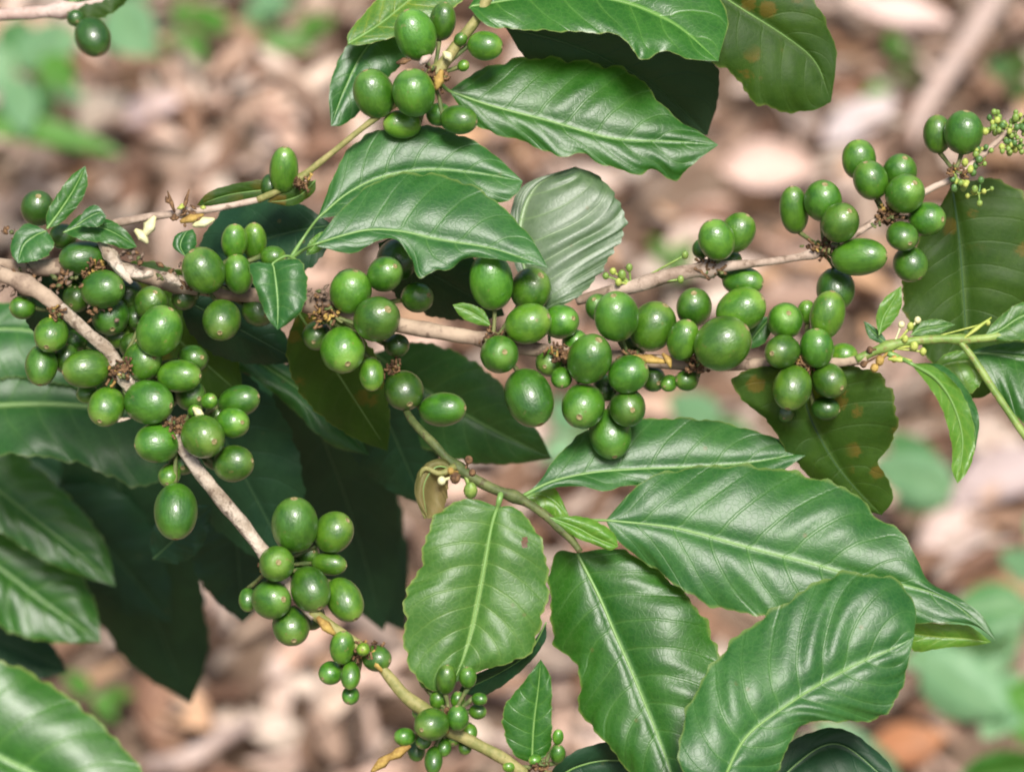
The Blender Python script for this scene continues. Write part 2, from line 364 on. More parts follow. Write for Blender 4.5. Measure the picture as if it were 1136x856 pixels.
# berry meshes -------------------------------------------------------
def berry_mesh(seed):
    r0 = random.Random(seed); ns, nr = 30, 20
    V = [(0, 0, -1)]; Fc = []; mi = []
    zs = []
    for i in range(1, nr + 1):
        a = math.pi * i / (nr + 1) * 1.0; zs.append((-math.cos(a), math.sin(a)))
    tipr = 0.115 + 0.04 * r0.random()
    zs = [(z, q) for z, q in zs if not (z > 0 and q < tipr * 1.6)]
    flat = 0.05 + 0.05 * r0.random(); gr = 0.010 + 0.015 * r0.random()
    tail = [(0.985, tipr * 1.35), (1.005, tipr * 1.15), (1.012, tipr * 0.9), (0.99, tipr * 0.7), (0.975, tipr * 0.3)]
    prof = [(z, q ** 0.93) for z, q in zs] + tail
    for z, q in prof:
        for k in range(ns):
            t = 2 * math.pi * k / ns
            w = 1 - flat * 0.5 * (1 - math.cos(2 * t)) * 0.5 - gr * math.exp(-((math.sin(t)) / 0.16) ** 2) * 1.5 + gr * 0.35 * math.cos(9 * t + 2 * z)
            V.append((q * w * math.cos(t), q * w * math.sin(t), z))
    for k in range(ns): Fc.append((0, 1 + (k + 1) % ns, 1 + k)); mi.append(0)
    for i in range(len(prof) - 1):
        for k in range(ns):
            a = 1 + i * ns; Fc.append((a + k, a + (k + 1) % ns, a + ns + (k + 1) % ns, a + ns + k)); mi.append(1 if i >= len(prof) - 4 else 0)
    V.append((0, 0, 0.975)); a = 1 + (len(prof) - 1) * ns
    for k in range(ns): Fc.append((a + k, a + (k + 1) % ns, len(V) - 1)); mi.append(1)
    me = bpy.data.meshes.new('berry'); me.from_pydata(V, [], Fc)
    me.materials.append(M['berry']); me.materials.append(M['scar'])
    me.polygons.foreach_set('use_smooth', [True] * len(Fc)); me.polygons.foreach_set('material_index', mi); me.update()
    return me
BM = [berry_mesh(i) for i in range(9)]

# ------------------------------------------------------------------ the branches (things)
def br(pt, label, cat='coffee branch', name='coffee_branch', group='fruiting coffee branches'):
    return thing(name, label, cat, P(*pt), group)
MAIN = br((-160, 250, 60), 'fruiting branch crossing the middle, thick with green berries, ending in a yellow-green shoot')
DIAG = br((-160, 262, 30), 'pale-barked fruiting branch slanting down from the left edge to tiny unripe fruit')
UPPR = br((640, 334, 45), 'pinkish fruiting branch ending in yellow flower buds over a big spotted leaf')
TOPB = br((20, 272, 80), 'branch climbing from faded flowers to the top berries, with large ribbed leaves over the litter')
TWIG = br((440, 425, 90), 'thin green leafy twig without fruit, carrying the five broad glossy leaves at the bottom', name='leafy_twig', cat='twig', group='leafy coffee twigs')

stem(MAIN, 'stem', [(-160, 250, 60), (-60, 285, 45), (0, 296, 35), (60, 297, 34), (110, 292, 40), (150, 302, 42), (200, 316, 44), (290, 330, 44), (345, 338, 30),
                    (400, 350, 24), (450, 362, 12), (520, 374, 12), (600, 388, 24), (680, 397, 28), (760, 403, 28), (850, 404, 22), (930, 402, 12), (962, 398, 2)],
     [12, 11, 10, 10, 9, 9, 8.5, 8.5, 8.5, 8.5, 8.5, 8.5, 8, 8, 7.5, 7, 6, 5], M['barkm'], nodes=[(345, 337, .35), (545, 377, .4), (700, 397, .4), (200, 312, .4), (775, 402, .3), (890, 401, .4)])
stem(MAIN, 'shoot_stem', [(950, 399, 3), (975, 388, 2), (1000, 380, 0), (1040, 376, 0), (1080, 376, 2), (1113, 371, 5), (1160, 352, 10), (1230, 330, 20)],
     [4.5, 5, 5, 4.5, 5, 4, 4, 4], M['green_stem'], nodes=[(1067, 376, .4), (985, 386, .5)])
stem(MAIN, 'shoot_stem', [(1064, 378, 0), (1080, 398, -4), (1105, 436, -10), (1135, 480, -16), (1190, 560, -30)], [3.5, 4.2, 4.2, 4, 4], M['green_stem'])
stem(DIAG, 'stem', [(-160, 262, 30), (-60, 285, 20), (0, 304, 12), (40, 322, 6), (66, 342, 4)], [14, 12, 11, 9, 8], M['barkm'], nodes=[(30, 316, .5)])
stem(DIAG, 'stem', [(52, 331, 5), (70, 345, 4), (97, 369, 3), (122, 391, 4), (135, 415, 8), (158, 448, 12), (190, 472, 10), (213, 512, 6),
                    (240, 547, 4), (268, 580, 2), (291, 610, 0), (320, 650, 0), (350, 684, -4)],
     [7, 7, 7.5, 7.5, 8, 8, 8, 8, 8, 8, 8, 7.5, 7], M['bark'], nodes=[(133, 412, .35), (200, 485, .4), (300, 625, .4), (30, 316, .5)])
stem(DIAG, 'stem', [(345, 678, -4), (372, 698, -8), (400, 718, -12), (425, 742, -18), (448, 770, -22), (475, 790, -24), (500, 810, -24), (530, 826, -22), (560, 842, -20), (600, 872, -16), (680, 930, -6)],
     [6.5, 6, 5.5, 6.5, 8, 6.5, 6.5, 7, 7, 7, 7], M['tan_stem'], nodes=[(400, 720, .3), (500, 808, .4)])
stem(UPPR, 'stem', [(640, 334, 45), (670, 325, 35), (705, 317, 22), (740, 306, 16), (785, 298, 12), (830, 293, 10), (870, 288, 10), (903, 281, 10), (935, 268, 12), (970, 246, 14), (1005, 226, 14), (1035, 208, 12),
                    (1062, 196, 8), (1092, 170, 8), (1125, 140, 10), (1180, 100, 20)],
     [5, 7, 8, 8.5, 6.5, 4.5, 4.2, 4, 4, 4, 3.8, 3.6, 3.6, 3.4, 3.4, 3.4], M['pink2'], nodes=[(785, 298, .6), (903, 281, .5), (985, 240, .5), (1062, 196, .4)])
stem(TOPB, 'stem', [(20, 272, 80), (80, 256, 65), (130, 247, 50), (170, 240, 40), (230, 233, 36), (290, 221, 30)], [4, 4, 4.5, 4.5, 3.6, 3.6], M['pink2'], nodes=[(205, 237, .6)])
stem(TOPB, 'stem', [(286, 222, 30), (325, 203, 26), (370, 168, 20), (410, 136, 16), (450, 107, 14), (484, 80, 14), (508, 48, 14), (533, 14, 14), (550, -30, 16), (570, -90, 20)],
     [4, 3.8, 3.4, 3.4, 4, 6, 6, 6, 6.5, 7], M['tan_stem'], nodes=[(484, 82, .6), (330, 198, .4)])
stem(TWIG, 'stem', [(440, 425, 90), (446, 445, 72), (457, 466, 40), (480, 491, 18), (508, 519, 12), (545, 541, 8), (580, 555, 8), (608, 574, 4), (630, 594, 2), (644, 612, 2)],
     [3.5, 4, 4.5, 5, 6, 5.5, 5.5, 5, 4.5, 3.5], M['twigm'], nodes=[(508, 519, .5), (570, 552, .4), (620, 583, .3)])

# ------------------------------------------------------------------ fruit
# (branch, node, [(x, y, rx, ry, layer, options)])
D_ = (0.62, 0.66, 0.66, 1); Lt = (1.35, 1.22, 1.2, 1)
CL = [
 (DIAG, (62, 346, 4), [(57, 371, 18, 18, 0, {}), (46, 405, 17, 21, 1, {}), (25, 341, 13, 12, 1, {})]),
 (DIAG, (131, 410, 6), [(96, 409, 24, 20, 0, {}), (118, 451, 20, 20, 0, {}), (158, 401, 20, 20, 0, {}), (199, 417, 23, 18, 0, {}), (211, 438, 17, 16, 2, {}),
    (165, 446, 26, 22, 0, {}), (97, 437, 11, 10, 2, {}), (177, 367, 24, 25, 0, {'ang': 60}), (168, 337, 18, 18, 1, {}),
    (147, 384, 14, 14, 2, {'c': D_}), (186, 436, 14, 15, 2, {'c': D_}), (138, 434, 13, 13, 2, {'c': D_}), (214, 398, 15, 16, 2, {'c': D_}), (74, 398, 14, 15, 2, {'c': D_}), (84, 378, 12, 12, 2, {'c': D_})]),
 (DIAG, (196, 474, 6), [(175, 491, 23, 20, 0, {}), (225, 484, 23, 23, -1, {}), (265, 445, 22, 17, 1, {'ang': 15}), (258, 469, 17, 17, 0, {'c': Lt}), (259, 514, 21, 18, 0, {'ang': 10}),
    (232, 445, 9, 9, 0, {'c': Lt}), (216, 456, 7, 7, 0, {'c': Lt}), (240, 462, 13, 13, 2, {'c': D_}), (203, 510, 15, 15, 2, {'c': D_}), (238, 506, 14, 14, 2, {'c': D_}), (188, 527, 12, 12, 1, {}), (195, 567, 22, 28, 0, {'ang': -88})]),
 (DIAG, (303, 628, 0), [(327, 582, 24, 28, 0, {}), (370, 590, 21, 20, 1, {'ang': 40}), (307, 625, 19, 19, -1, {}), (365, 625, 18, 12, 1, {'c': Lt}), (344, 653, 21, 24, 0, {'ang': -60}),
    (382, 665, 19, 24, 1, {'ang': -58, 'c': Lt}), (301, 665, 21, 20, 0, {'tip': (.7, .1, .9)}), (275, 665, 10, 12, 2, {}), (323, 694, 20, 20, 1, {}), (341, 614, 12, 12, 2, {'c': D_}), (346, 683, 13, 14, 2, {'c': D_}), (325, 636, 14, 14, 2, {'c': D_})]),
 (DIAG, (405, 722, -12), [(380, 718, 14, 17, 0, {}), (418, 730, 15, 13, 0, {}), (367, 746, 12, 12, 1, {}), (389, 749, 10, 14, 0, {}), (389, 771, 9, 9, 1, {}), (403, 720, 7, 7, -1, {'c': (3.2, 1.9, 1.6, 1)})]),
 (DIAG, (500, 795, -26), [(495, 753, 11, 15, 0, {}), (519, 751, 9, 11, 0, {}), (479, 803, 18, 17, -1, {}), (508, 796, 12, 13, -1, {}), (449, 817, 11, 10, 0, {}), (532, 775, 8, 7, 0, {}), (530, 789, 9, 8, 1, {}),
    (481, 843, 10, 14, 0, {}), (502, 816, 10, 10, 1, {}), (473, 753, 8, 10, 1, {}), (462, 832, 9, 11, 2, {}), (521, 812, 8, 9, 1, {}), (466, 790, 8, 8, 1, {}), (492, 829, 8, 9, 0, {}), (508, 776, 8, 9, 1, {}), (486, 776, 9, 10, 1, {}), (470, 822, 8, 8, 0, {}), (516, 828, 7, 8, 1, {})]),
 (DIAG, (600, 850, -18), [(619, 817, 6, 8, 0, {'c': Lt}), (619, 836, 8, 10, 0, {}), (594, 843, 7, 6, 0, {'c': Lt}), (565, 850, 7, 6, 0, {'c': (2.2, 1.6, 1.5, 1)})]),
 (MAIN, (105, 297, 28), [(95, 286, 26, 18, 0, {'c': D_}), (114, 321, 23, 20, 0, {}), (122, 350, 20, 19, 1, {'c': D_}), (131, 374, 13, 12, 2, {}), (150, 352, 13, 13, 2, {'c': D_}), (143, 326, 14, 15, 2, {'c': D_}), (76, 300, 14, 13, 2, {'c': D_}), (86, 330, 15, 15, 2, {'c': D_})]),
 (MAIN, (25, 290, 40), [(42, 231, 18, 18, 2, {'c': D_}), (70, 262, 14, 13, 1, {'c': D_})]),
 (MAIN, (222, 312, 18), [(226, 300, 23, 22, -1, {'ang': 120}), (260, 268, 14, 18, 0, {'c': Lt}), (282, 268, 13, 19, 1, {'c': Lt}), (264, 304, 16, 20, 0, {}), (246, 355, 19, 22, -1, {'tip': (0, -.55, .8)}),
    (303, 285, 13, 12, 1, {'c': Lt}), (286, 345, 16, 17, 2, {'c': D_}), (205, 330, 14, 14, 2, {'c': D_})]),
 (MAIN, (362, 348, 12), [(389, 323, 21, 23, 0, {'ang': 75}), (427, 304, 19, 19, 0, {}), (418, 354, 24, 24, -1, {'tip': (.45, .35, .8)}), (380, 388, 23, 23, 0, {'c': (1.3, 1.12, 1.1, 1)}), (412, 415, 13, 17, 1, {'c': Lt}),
    (441, 288, 22, 22, 2, {'c': D_}), (463, 330, 16, 16, 2, {'c': D_}), (352, 372, 15, 16, 2, {'c': D_}), (440, 383, 13, 12, 2, {'c': D_})]),  # first berry is added, its dark tint standing for shadow under the leaf
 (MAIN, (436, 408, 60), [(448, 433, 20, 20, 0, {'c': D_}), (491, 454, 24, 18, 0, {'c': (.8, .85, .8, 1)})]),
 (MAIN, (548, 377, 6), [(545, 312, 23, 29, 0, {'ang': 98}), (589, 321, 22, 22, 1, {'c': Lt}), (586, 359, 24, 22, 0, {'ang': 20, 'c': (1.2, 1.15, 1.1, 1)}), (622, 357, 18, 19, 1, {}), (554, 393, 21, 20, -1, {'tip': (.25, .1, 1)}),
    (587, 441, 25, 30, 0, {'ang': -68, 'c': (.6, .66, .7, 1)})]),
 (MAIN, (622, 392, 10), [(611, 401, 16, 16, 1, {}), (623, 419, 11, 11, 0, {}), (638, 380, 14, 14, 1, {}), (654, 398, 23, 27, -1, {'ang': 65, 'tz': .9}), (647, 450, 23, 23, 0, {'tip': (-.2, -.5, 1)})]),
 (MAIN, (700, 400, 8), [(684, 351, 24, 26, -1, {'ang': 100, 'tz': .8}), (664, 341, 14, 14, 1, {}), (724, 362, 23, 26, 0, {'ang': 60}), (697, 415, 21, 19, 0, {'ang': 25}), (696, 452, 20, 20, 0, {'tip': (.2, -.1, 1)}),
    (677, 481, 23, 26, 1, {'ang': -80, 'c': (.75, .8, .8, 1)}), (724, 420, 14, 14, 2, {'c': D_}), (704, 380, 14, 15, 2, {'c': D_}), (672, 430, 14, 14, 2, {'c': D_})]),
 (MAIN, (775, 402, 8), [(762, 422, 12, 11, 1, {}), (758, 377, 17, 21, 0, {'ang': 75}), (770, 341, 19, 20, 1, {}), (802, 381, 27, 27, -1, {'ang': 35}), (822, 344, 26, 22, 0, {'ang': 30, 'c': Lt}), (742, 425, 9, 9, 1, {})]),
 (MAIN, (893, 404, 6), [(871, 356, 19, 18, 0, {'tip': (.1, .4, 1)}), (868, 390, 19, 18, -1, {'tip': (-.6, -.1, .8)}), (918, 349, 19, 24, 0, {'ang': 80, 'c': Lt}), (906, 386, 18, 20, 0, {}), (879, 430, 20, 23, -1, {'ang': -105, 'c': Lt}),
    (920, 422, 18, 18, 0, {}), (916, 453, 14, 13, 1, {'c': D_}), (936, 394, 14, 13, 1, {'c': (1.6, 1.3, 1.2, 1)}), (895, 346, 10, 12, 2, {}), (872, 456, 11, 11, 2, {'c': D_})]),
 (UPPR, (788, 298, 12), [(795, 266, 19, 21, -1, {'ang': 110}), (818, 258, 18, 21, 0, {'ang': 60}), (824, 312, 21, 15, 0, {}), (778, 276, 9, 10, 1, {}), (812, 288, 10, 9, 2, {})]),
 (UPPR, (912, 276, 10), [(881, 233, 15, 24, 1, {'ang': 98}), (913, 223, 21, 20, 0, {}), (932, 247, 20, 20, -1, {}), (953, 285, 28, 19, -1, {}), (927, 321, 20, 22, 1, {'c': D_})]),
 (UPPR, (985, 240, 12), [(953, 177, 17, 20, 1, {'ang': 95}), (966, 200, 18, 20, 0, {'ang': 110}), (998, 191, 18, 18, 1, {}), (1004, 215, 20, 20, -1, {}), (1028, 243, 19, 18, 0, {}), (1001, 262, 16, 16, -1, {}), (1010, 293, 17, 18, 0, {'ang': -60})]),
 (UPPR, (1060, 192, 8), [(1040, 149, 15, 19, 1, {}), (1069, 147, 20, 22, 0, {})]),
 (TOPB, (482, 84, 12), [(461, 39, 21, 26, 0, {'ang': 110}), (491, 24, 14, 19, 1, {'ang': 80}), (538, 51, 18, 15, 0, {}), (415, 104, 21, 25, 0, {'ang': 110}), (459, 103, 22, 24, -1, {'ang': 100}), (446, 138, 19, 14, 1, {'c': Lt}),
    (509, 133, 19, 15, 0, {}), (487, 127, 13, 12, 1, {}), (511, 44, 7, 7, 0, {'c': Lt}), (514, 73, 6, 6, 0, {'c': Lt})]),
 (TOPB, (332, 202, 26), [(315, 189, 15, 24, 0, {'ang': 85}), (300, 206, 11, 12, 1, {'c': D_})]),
]
allb = []
for ci, (b, node, bs) in enumerate(CL):
    for (x, y, rx, ry, layer, o) in bs:
        rx *= 1.11; ry *= 1.11; allb.append([x, y, node[2] - 4 + layer * 20 + rng.random() * 3, (rx + ry) / 2, ci, rx, ry, o, layer])
for it in range(160):
    for i in range(len(allb)):
        for j in range(i + 1, len(allb)):
            a, c = allb[i], allb[j]
            dx, dy = a[0] - c[0], a[1] - c[1]
            s = 0.92 * (a[3] + c[3]); q = dx * dx + dy * dy
            if q >= s * s: continue
            need = math.sqrt(s * s - q); dz = c[2] - a[2]
            if abs(dz) >= need: continue
            sg = 1 if (c[8] > a[8] or (c[8] == a[8] and dz >= 0)) else -1
            push = (need - sg * dz) * 0.25
            a[2] -= sg * push; c[2] += sg * push
camrot = lambda v: (RT * v[0] + UP * v[1] - FW * v[2])
for ci, (b, node, bs) in enumerate(CL):
    mine = [q for q in allb if q[4] == ci]
    V, Fc, mi = [], [], []
    def add(v, f, m):
        n0 = len(V); V.extend(v); Fc.extend([tuple(i + n0 for i in q) for q in f]); mi.extend([m] * len(f))
    berries = []
    for (x, y, d, r, _, rx, ry, o, lay) in mine:
        e = max(rx, ry) / min(rx, ry); rmin = min(rx, ry)
        ux, uy, uz = x - node[0], -(y - node[1]), -(d - node[2])
        L = math.sqrt(ux * ux + uy * uy + uz * uz) + 1e-6; ux, uy, uz = ux / L, uy / L, uz / L
        if 'tip' in o: ax = Vector(o['tip']).normalized(); e = max(e, 1.12); rmin = r * 0.97
        elif 'ang' in o or e > 1.07:
            if 'ang' in o: a = R(o['ang']); vx, vy = math.cos(a), math.sin(a)
            elif ry > rx: vx, vy = 0.12 * random.uniform(-1, 1), (1 if uy > -0.1 else -1)
            else: vx, vy = (1 if ux > 0 else -1), 0.15 * random.uniform(-1, 1)
            tz = o.get('tz', 0.35 + 0.25 * random.random()); ax = Vector((vx, vy, tz)).normalized()
            e = max(1.1, 1 + (e - 1) * 1.15)
        else:
            ax = Vector((ux * 0.8, uy * 0.8, 0.75 + 0.3 * random.random())).normalized(); e = 1.1; rmin = r * 0.975
        w = camrot(ax); s = pxat(d)
        berries.append((P(x, y, d), w, rmin * s, e, o.get('c')))
        # stalk from node to the blunt end
        bx, by, bd = x - ax[0] * rmin * e * 0.9, y + ax[1] * rmin * e * 0.9, d + ax[2] * rmin * e * 0.9
        mx, my, md = (bx + node[0]) / 2, (by + node[1]) / 2, (bd + node[2]) / 2 + 4
        v, f = tube([(node[0] + random.uniform(-5, 5), node[1] + random.uniform(-3, 3), node[2] + 2), (mx, my, md), (bx, by, bd)], [2.6, 2.2, 3.0], n=7, seg=7); add(v, f, 0)
    nb = int(26 + 7 * len(mine)); spread = 11 if len(mine) > 4 else 7
    for k in range(nb):     # stubs of old fruit stalks, calyces and crumbs round the node
        px, py = node[0] + random.gauss(0, spread * .6), node[1] + random.gauss(0, spread * 0.4)
        dd = node[2] - 5 + random.gauss(0, 5); m = 2 if random.random() < .07 else (0 if random.random() < .18 else 1)
        if random.random() < .5:
            an = random.uniform(0, 6.28); ln = random.uniform(3, 9)
            v, f = tube([(px, py, dd), (px + ln * .5 * math.cos(an), py + ln * .5 * math.sin(an) + 1, dd - 2), (px + ln * math.cos(an), py + ln * math.sin(an), dd - random.uniform(0, 5))],
                        [1.6, 1.2, random.uniform(1, 2.2)], n=5, seg=5, wob=.3)
        else:
            c = PA(np.array([[px, py, dd]]))[0]; rr = PX * random.uniform(1.2, 3.2)
            v, f = blob(c, rr, (random.uniform(.6, 1.4), random.uniform(.6, 1.2), random.uniform(.6, 1.3)), 6, 4)
            v = [q + rng.normal(size=3) * rr * .22 for q in v]
        add(v, f, m)
    cl = mesh_obj('berry_cluster', V, Fc, [M['pedicel'], M['bract'], M['ochre']], b, origin=P(*node), midx=mi, smooth=True)
    for (c, w, r, e, colr) in berries:
        me = random.choice(BM); ob = bpy.data.objects.new('berry', me)
        link(ob, cl, c)
        qn = w.to_track_quat('Z', 'Y') @ Quaternion((0, 0, 1), random.uniform(0, 6.28))
        ob.rotation_mode = 'QUATERNION'; ob.rotation_quaternion = qn; ob.scale = (r * random.uniform(.95, 1.04), r * random.uniform(.95, 1.04), r * e)
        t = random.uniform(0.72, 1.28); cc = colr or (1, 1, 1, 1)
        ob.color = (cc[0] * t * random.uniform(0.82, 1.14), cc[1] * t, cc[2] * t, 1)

# ------------------------------------------------------------------ foreground leaves
L = leaf
L(MAIN, [(347, 272), (378, 262), (410, 255), (446, 257), (488, 266), (550, 277), (608, 297)],
  [(374, 238), (408, 207), (442, 193), (486, 194), (530, 209), (562, 234), (590, 265)],
  [(391, 281), (416, 268), (440, 266), (456, 288), (465, 308), (482, 301), (500, 298), (520, 286), (560, 289)],
  'blue', pl=(-32, 0.05, -0.5), fb=0.15, N=8, wave=3, petiole=[(318, 290, 0), (334, 279, -10)], label='smooth bluish-green leaf arching over the berries')
L(MAIN, [(352, 243), (385, 215), (425, 196), (475, 188), (530, 192), (580, 201)],
  [(367, 203), (384, 169), (408, 149), (440, 141), (475, 139), (523, 155), (550, 173)],
  [(372, 240), (430, 232), (500, 230), (557, 224), (574, 214)],
  'blue', pl=(26, 0.02, -0.35), N=8, petiole=[(322, 287, 6), (338, 262, 16)])
L(MAIN, [(604, 345), (582, 300), (576, 250), (594, 206), (638, 185)],
  [(590, 330), (570, 290), (566, 240), (582, 205)],
  [(634, 334), (658, 313), (683, 275), (694, 252), (688, 226), (665, 196)],
  'grey', pl=(66, 0.0, -0.25), N=7, quilt=0.13, NV=44, NU=160, scal=0.008, wave=3, sweep=0.42, fb=-0.1, rib=1.2, petiole=[(610, 380, 30), (608, 362, 50)], label='grey-green leaf with strong ribs and a pale right side')
L(MAIN, [(303, 292), (306, 312), (308, 335), (308, 366)], [(278, 292), (280, 310), (291, 340), (299, 356)], [(320, 287), (335, 291), (341, 316), (336, 342), (322, 357)],
  'blue', pl=(-34, 0.0, -0.2), N=6, wave=2, quilt=0.06, bow=0.2, rib=1.6, petiole=[(330, 290, -5), (318, 284, -18)], fold=-0.1)
# leaves of the top branch
L(TOPB, [(498, 101), (543, 117), (611, 135), (680, 154), (750, 157), (797, 161)],
  [(528, 80), (563, 68), (591, 64), (645, 68), (700, 80), (725, 105), (750, 131), (775, 146)],
  [(523, 135), (545, 147), (577, 156), (597, 164), (621, 174), (645, 170), (665, 181), (706, 193), (727, 189), (750, 201), (766, 184)],
  'leaf', pl=(52, 0.12, -0.45), fb=0.3, N=9, quilt=0.10, scal=0.035, petiole=[(484, 84, 16), (490, 94, 36)], label='large dark green leaf with toothed lower edge')
L(TOPB, [(520, 8), (600, -4), (680, 0), (745, 25), (797, 68)],
  [(560, -45), (660, -80), (750, -60), (805, 10)],
  [(540, 28), (577, 33), (645, 36), (684, 39), (700, 52), (711, 67), (738, 57), (766, 66)],
  'gloss', pl=(12, 0.08, -0.75), N=8, quilt=0.12, wave=3, label='glossy leaf cut off by the top of the view', petiole=[(536, 10, 16)])
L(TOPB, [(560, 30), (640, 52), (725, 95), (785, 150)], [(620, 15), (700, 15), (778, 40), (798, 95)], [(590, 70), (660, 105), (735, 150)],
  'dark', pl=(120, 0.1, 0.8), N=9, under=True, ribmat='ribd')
L(TOPB, [(700, -70), (755, -35), (815, 5), (873, 42), (905, 70), (922, 113)],
  [(690, -40), (715, -5), (740, 32), (764, 50), (792, 70), (819, 88), (832, 110), (864, 123), (885, 125), (907, 121)],
  [(780, -80), (860, -55), (903, 0), (919, 31), (928, 58), (926, 85)],
  'olive', pl=(66, 0.05, 0.15), N=10, quilt=0.07, wave=4, label='broad olive-green leaf hanging with yellowed tip edge')
L(TOPB, [(680, -60), (712, 0), (742, 38), (789, 70)], [(680, -10), (704, 20), (736, 52)], [(735, -30), (770, 10), (788, 45)],
  'grey', pl=(72, 0, -0.6), N=7, wave=2)
L(TOPB, [(440, 22), (405, 55), (382, 100), (367, 140)], [(425, 10), (385, 50), (366, 95)], [(452, 60), (432, 85), (405, 118), (382, 138)],
  'blue', pl=(70, 0.2, -0.2), N=7, wave=2)
L(TOPB, [(386, 49), (420, 28), (455, 0), (520, -50)], [(387, 36), (412, 6), (440, -25), (480, -60)], [(402, 50), (440, 40), (485, 20), (530, -15)],
  'yellow', pl=(62, 0.1, -0.5), N=8, wave=3, label='leaf with a yellow rim')
L(TOPB, [(350, 203), (300, 210), (255, 216), (218, 228)], [(310, 198), (265, 203), (232, 213)], [(330, 218), (290, 222), (250, 228)],
  'olive', pl=(44, 0, 0.3), N=6, rib=1.2, wave=1.5)
L(TOPB, [(350, 200), (335, 215), (318, 222), (296, 224)], [(335, 203), (315, 210)], [(348, 214), (325, 228)], 'olive', pl=(30, 0, .2), N=5, rib=1, wave=1)
# leaves behind the main clusters, some added dark to stand for shaded hollows
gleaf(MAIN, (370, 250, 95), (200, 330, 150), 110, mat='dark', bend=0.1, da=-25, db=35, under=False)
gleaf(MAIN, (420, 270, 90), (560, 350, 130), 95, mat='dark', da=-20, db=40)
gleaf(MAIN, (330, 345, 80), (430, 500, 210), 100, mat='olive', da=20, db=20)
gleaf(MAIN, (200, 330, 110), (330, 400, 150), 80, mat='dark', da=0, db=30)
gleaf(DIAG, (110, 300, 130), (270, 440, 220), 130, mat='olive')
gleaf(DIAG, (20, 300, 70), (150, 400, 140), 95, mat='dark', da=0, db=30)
# spotted leaf under the right-hand clump
L(MAIN, [(882, 404), (892, 440), (902, 470), (925, 512), (952, 545), (978, 571)],
  [(845, 407), (816, 416), (818, 438), (838, 455), (857, 474), (872, 500), (905, 535), (940, 560)],
  [(925, 406), (958, 408), (982, 421), (993, 447), (995, 475), (986, 496), (974, 514), (986, 532), (990, 555)],
  'olive', pl=(60, 0.05, 0.45), N=9, wave=4, ribmat='ribd', label='dark leaf with rust spots and bitten edge', petiole=[(884, 398, 14)])
# big leaf behind the upper right fruit
L(UPPR, [(1056, 205), (1064, 266), (1069, 330), (1073, 395), (1078, 442)],
  [(1045, 225), (1022, 262), (1003, 308), (1004, 348), (1026, 392), (1055, 430)],
  [(1080, 200), (1110, 200), (1142, 225), (1168, 290), (1160, 355), (1125, 410), (1095, 438)],
  'olive', pl=(120, 0.05, 0.12), N=10, wave=4, petiole=[(1062, 196, 10), (1058, 200, 60)], ribmat='ribd', label='broad drooping leaf with brown spots')
# shoot at the right end
L(MAIN, [(975, 372), (980, 352), (990, 335), (1000, 317)], [(972, 352), (980, 332)], [(990, 358), (1000, 340)], 'shoot', pl=(-4, 0, 0), N=5, rib=1.1, wave=1, quilt=.03)
L(MAIN, [(988, 385), (975, 374), (965, 364), (958, 356)], [(978, 370), (966, 360)], [(980, 382), (964, 374)], 'blue', pl=(4, 0, 0), N=4, rib=.8, wave=.5)
L(MAIN, [(1010, 403), (1038, 420), (1058, 450), (1068, 490), (1062, 536)], [(1030, 428), (1046, 456), (1056, 495), (1056, 520)], [(1035, 406), (1062, 428), (1078, 462), (1081, 500), (1072, 525)],
  'shoot', pl=(-6, 0.35, 0), N=8, wave=2, quilt=0.04, rib=2.4, bow=-0.15, label='narrow folded young leaf hanging from the shoot', petiole=[(985, 392, 0), (998, 397, -4)])
L(MAIN, [(1010, 403), (1040, 414), (1062, 436), (1080, 470), (1082, 500)], [(1040, 420), (1062, 450), (1074, 485)], [(1045, 405), (1070, 428), (1086, 462)],
  'blue', pl=(10, 0.3, 0), N=7, wave=2, rib=1)
L(MAIN, [(1010, 372), (1020, 366), (1040, 362), (1060, 360)], [(1020, 358), (1040, 354)], [(1025, 372), (1042, 370)], 'light', pl=(0, 0, -.2), N=5, rib=.8, wave=1)
L(MAIN, [(1092, 373), (1110, 366), (1135, 350), (1175, 340)], [(1105, 355), (1135, 335)], [(1115, 378), (1150, 372)], 'light', pl=(4, 0, -.2), N=6, rib=1.2, wave=1)
L(MAIN, [(1075, 392), (1100, 392), (1140, 396), (1200, 400)], [(1090, 385), (1140, 380)], [(1100, 425), (1136, 470), (1180, 460)], 'leaf', pl=(40, 0, -.3), N=7, wave=2)
L(MAIN, [(1030, 412), (1055, 402), (1080, 400), (1098, 410)], [(1050, 392), (1080, 390)], [(1058, 425), (1078, 436)], 'shoot', pl=(60, 0, -.2), N=6, wave=2, rib=1)
# small leaves at the left end
L(MAIN, [(52, 254), (68, 232), (82, 210), (95, 184)], [(52, 236), (66, 212), (80, 194)], [(68, 247), (88, 226), (97, 205)], 'gloss', pl=(8, 0.1, 0), N=6, rib=1.7, wave=1, label='small upright leaf with a bright midrib')
L(MAIN, [(52, 256), (38, 262), (26, 272), (20, 292)], [(30, 248), (15, 262), (12, 280)], [(60, 270), (52, 284), (36, 290)], 'blue', pl=(6, 0, -.3), N=5, rib=1, wave=1.5)
L(MAIN, [(70, 258), (95, 250), (122, 256), (152, 274)], [(90, 238), (122, 244), (142, 258)], [(90, 266), (118, 270), (138, 276)], 'leaf', pl=(12, 0, -.4), N=6, rib=1, wave=2)
L(MAIN, [(85, 250), (100, 240), (110, 236), (118, 240)], [(95, 232), (108, 228)], [(100, 252), (112, 250)], 'blue', pl=(-2, 0, -.2), N=4, rib=.7, wave=.5)
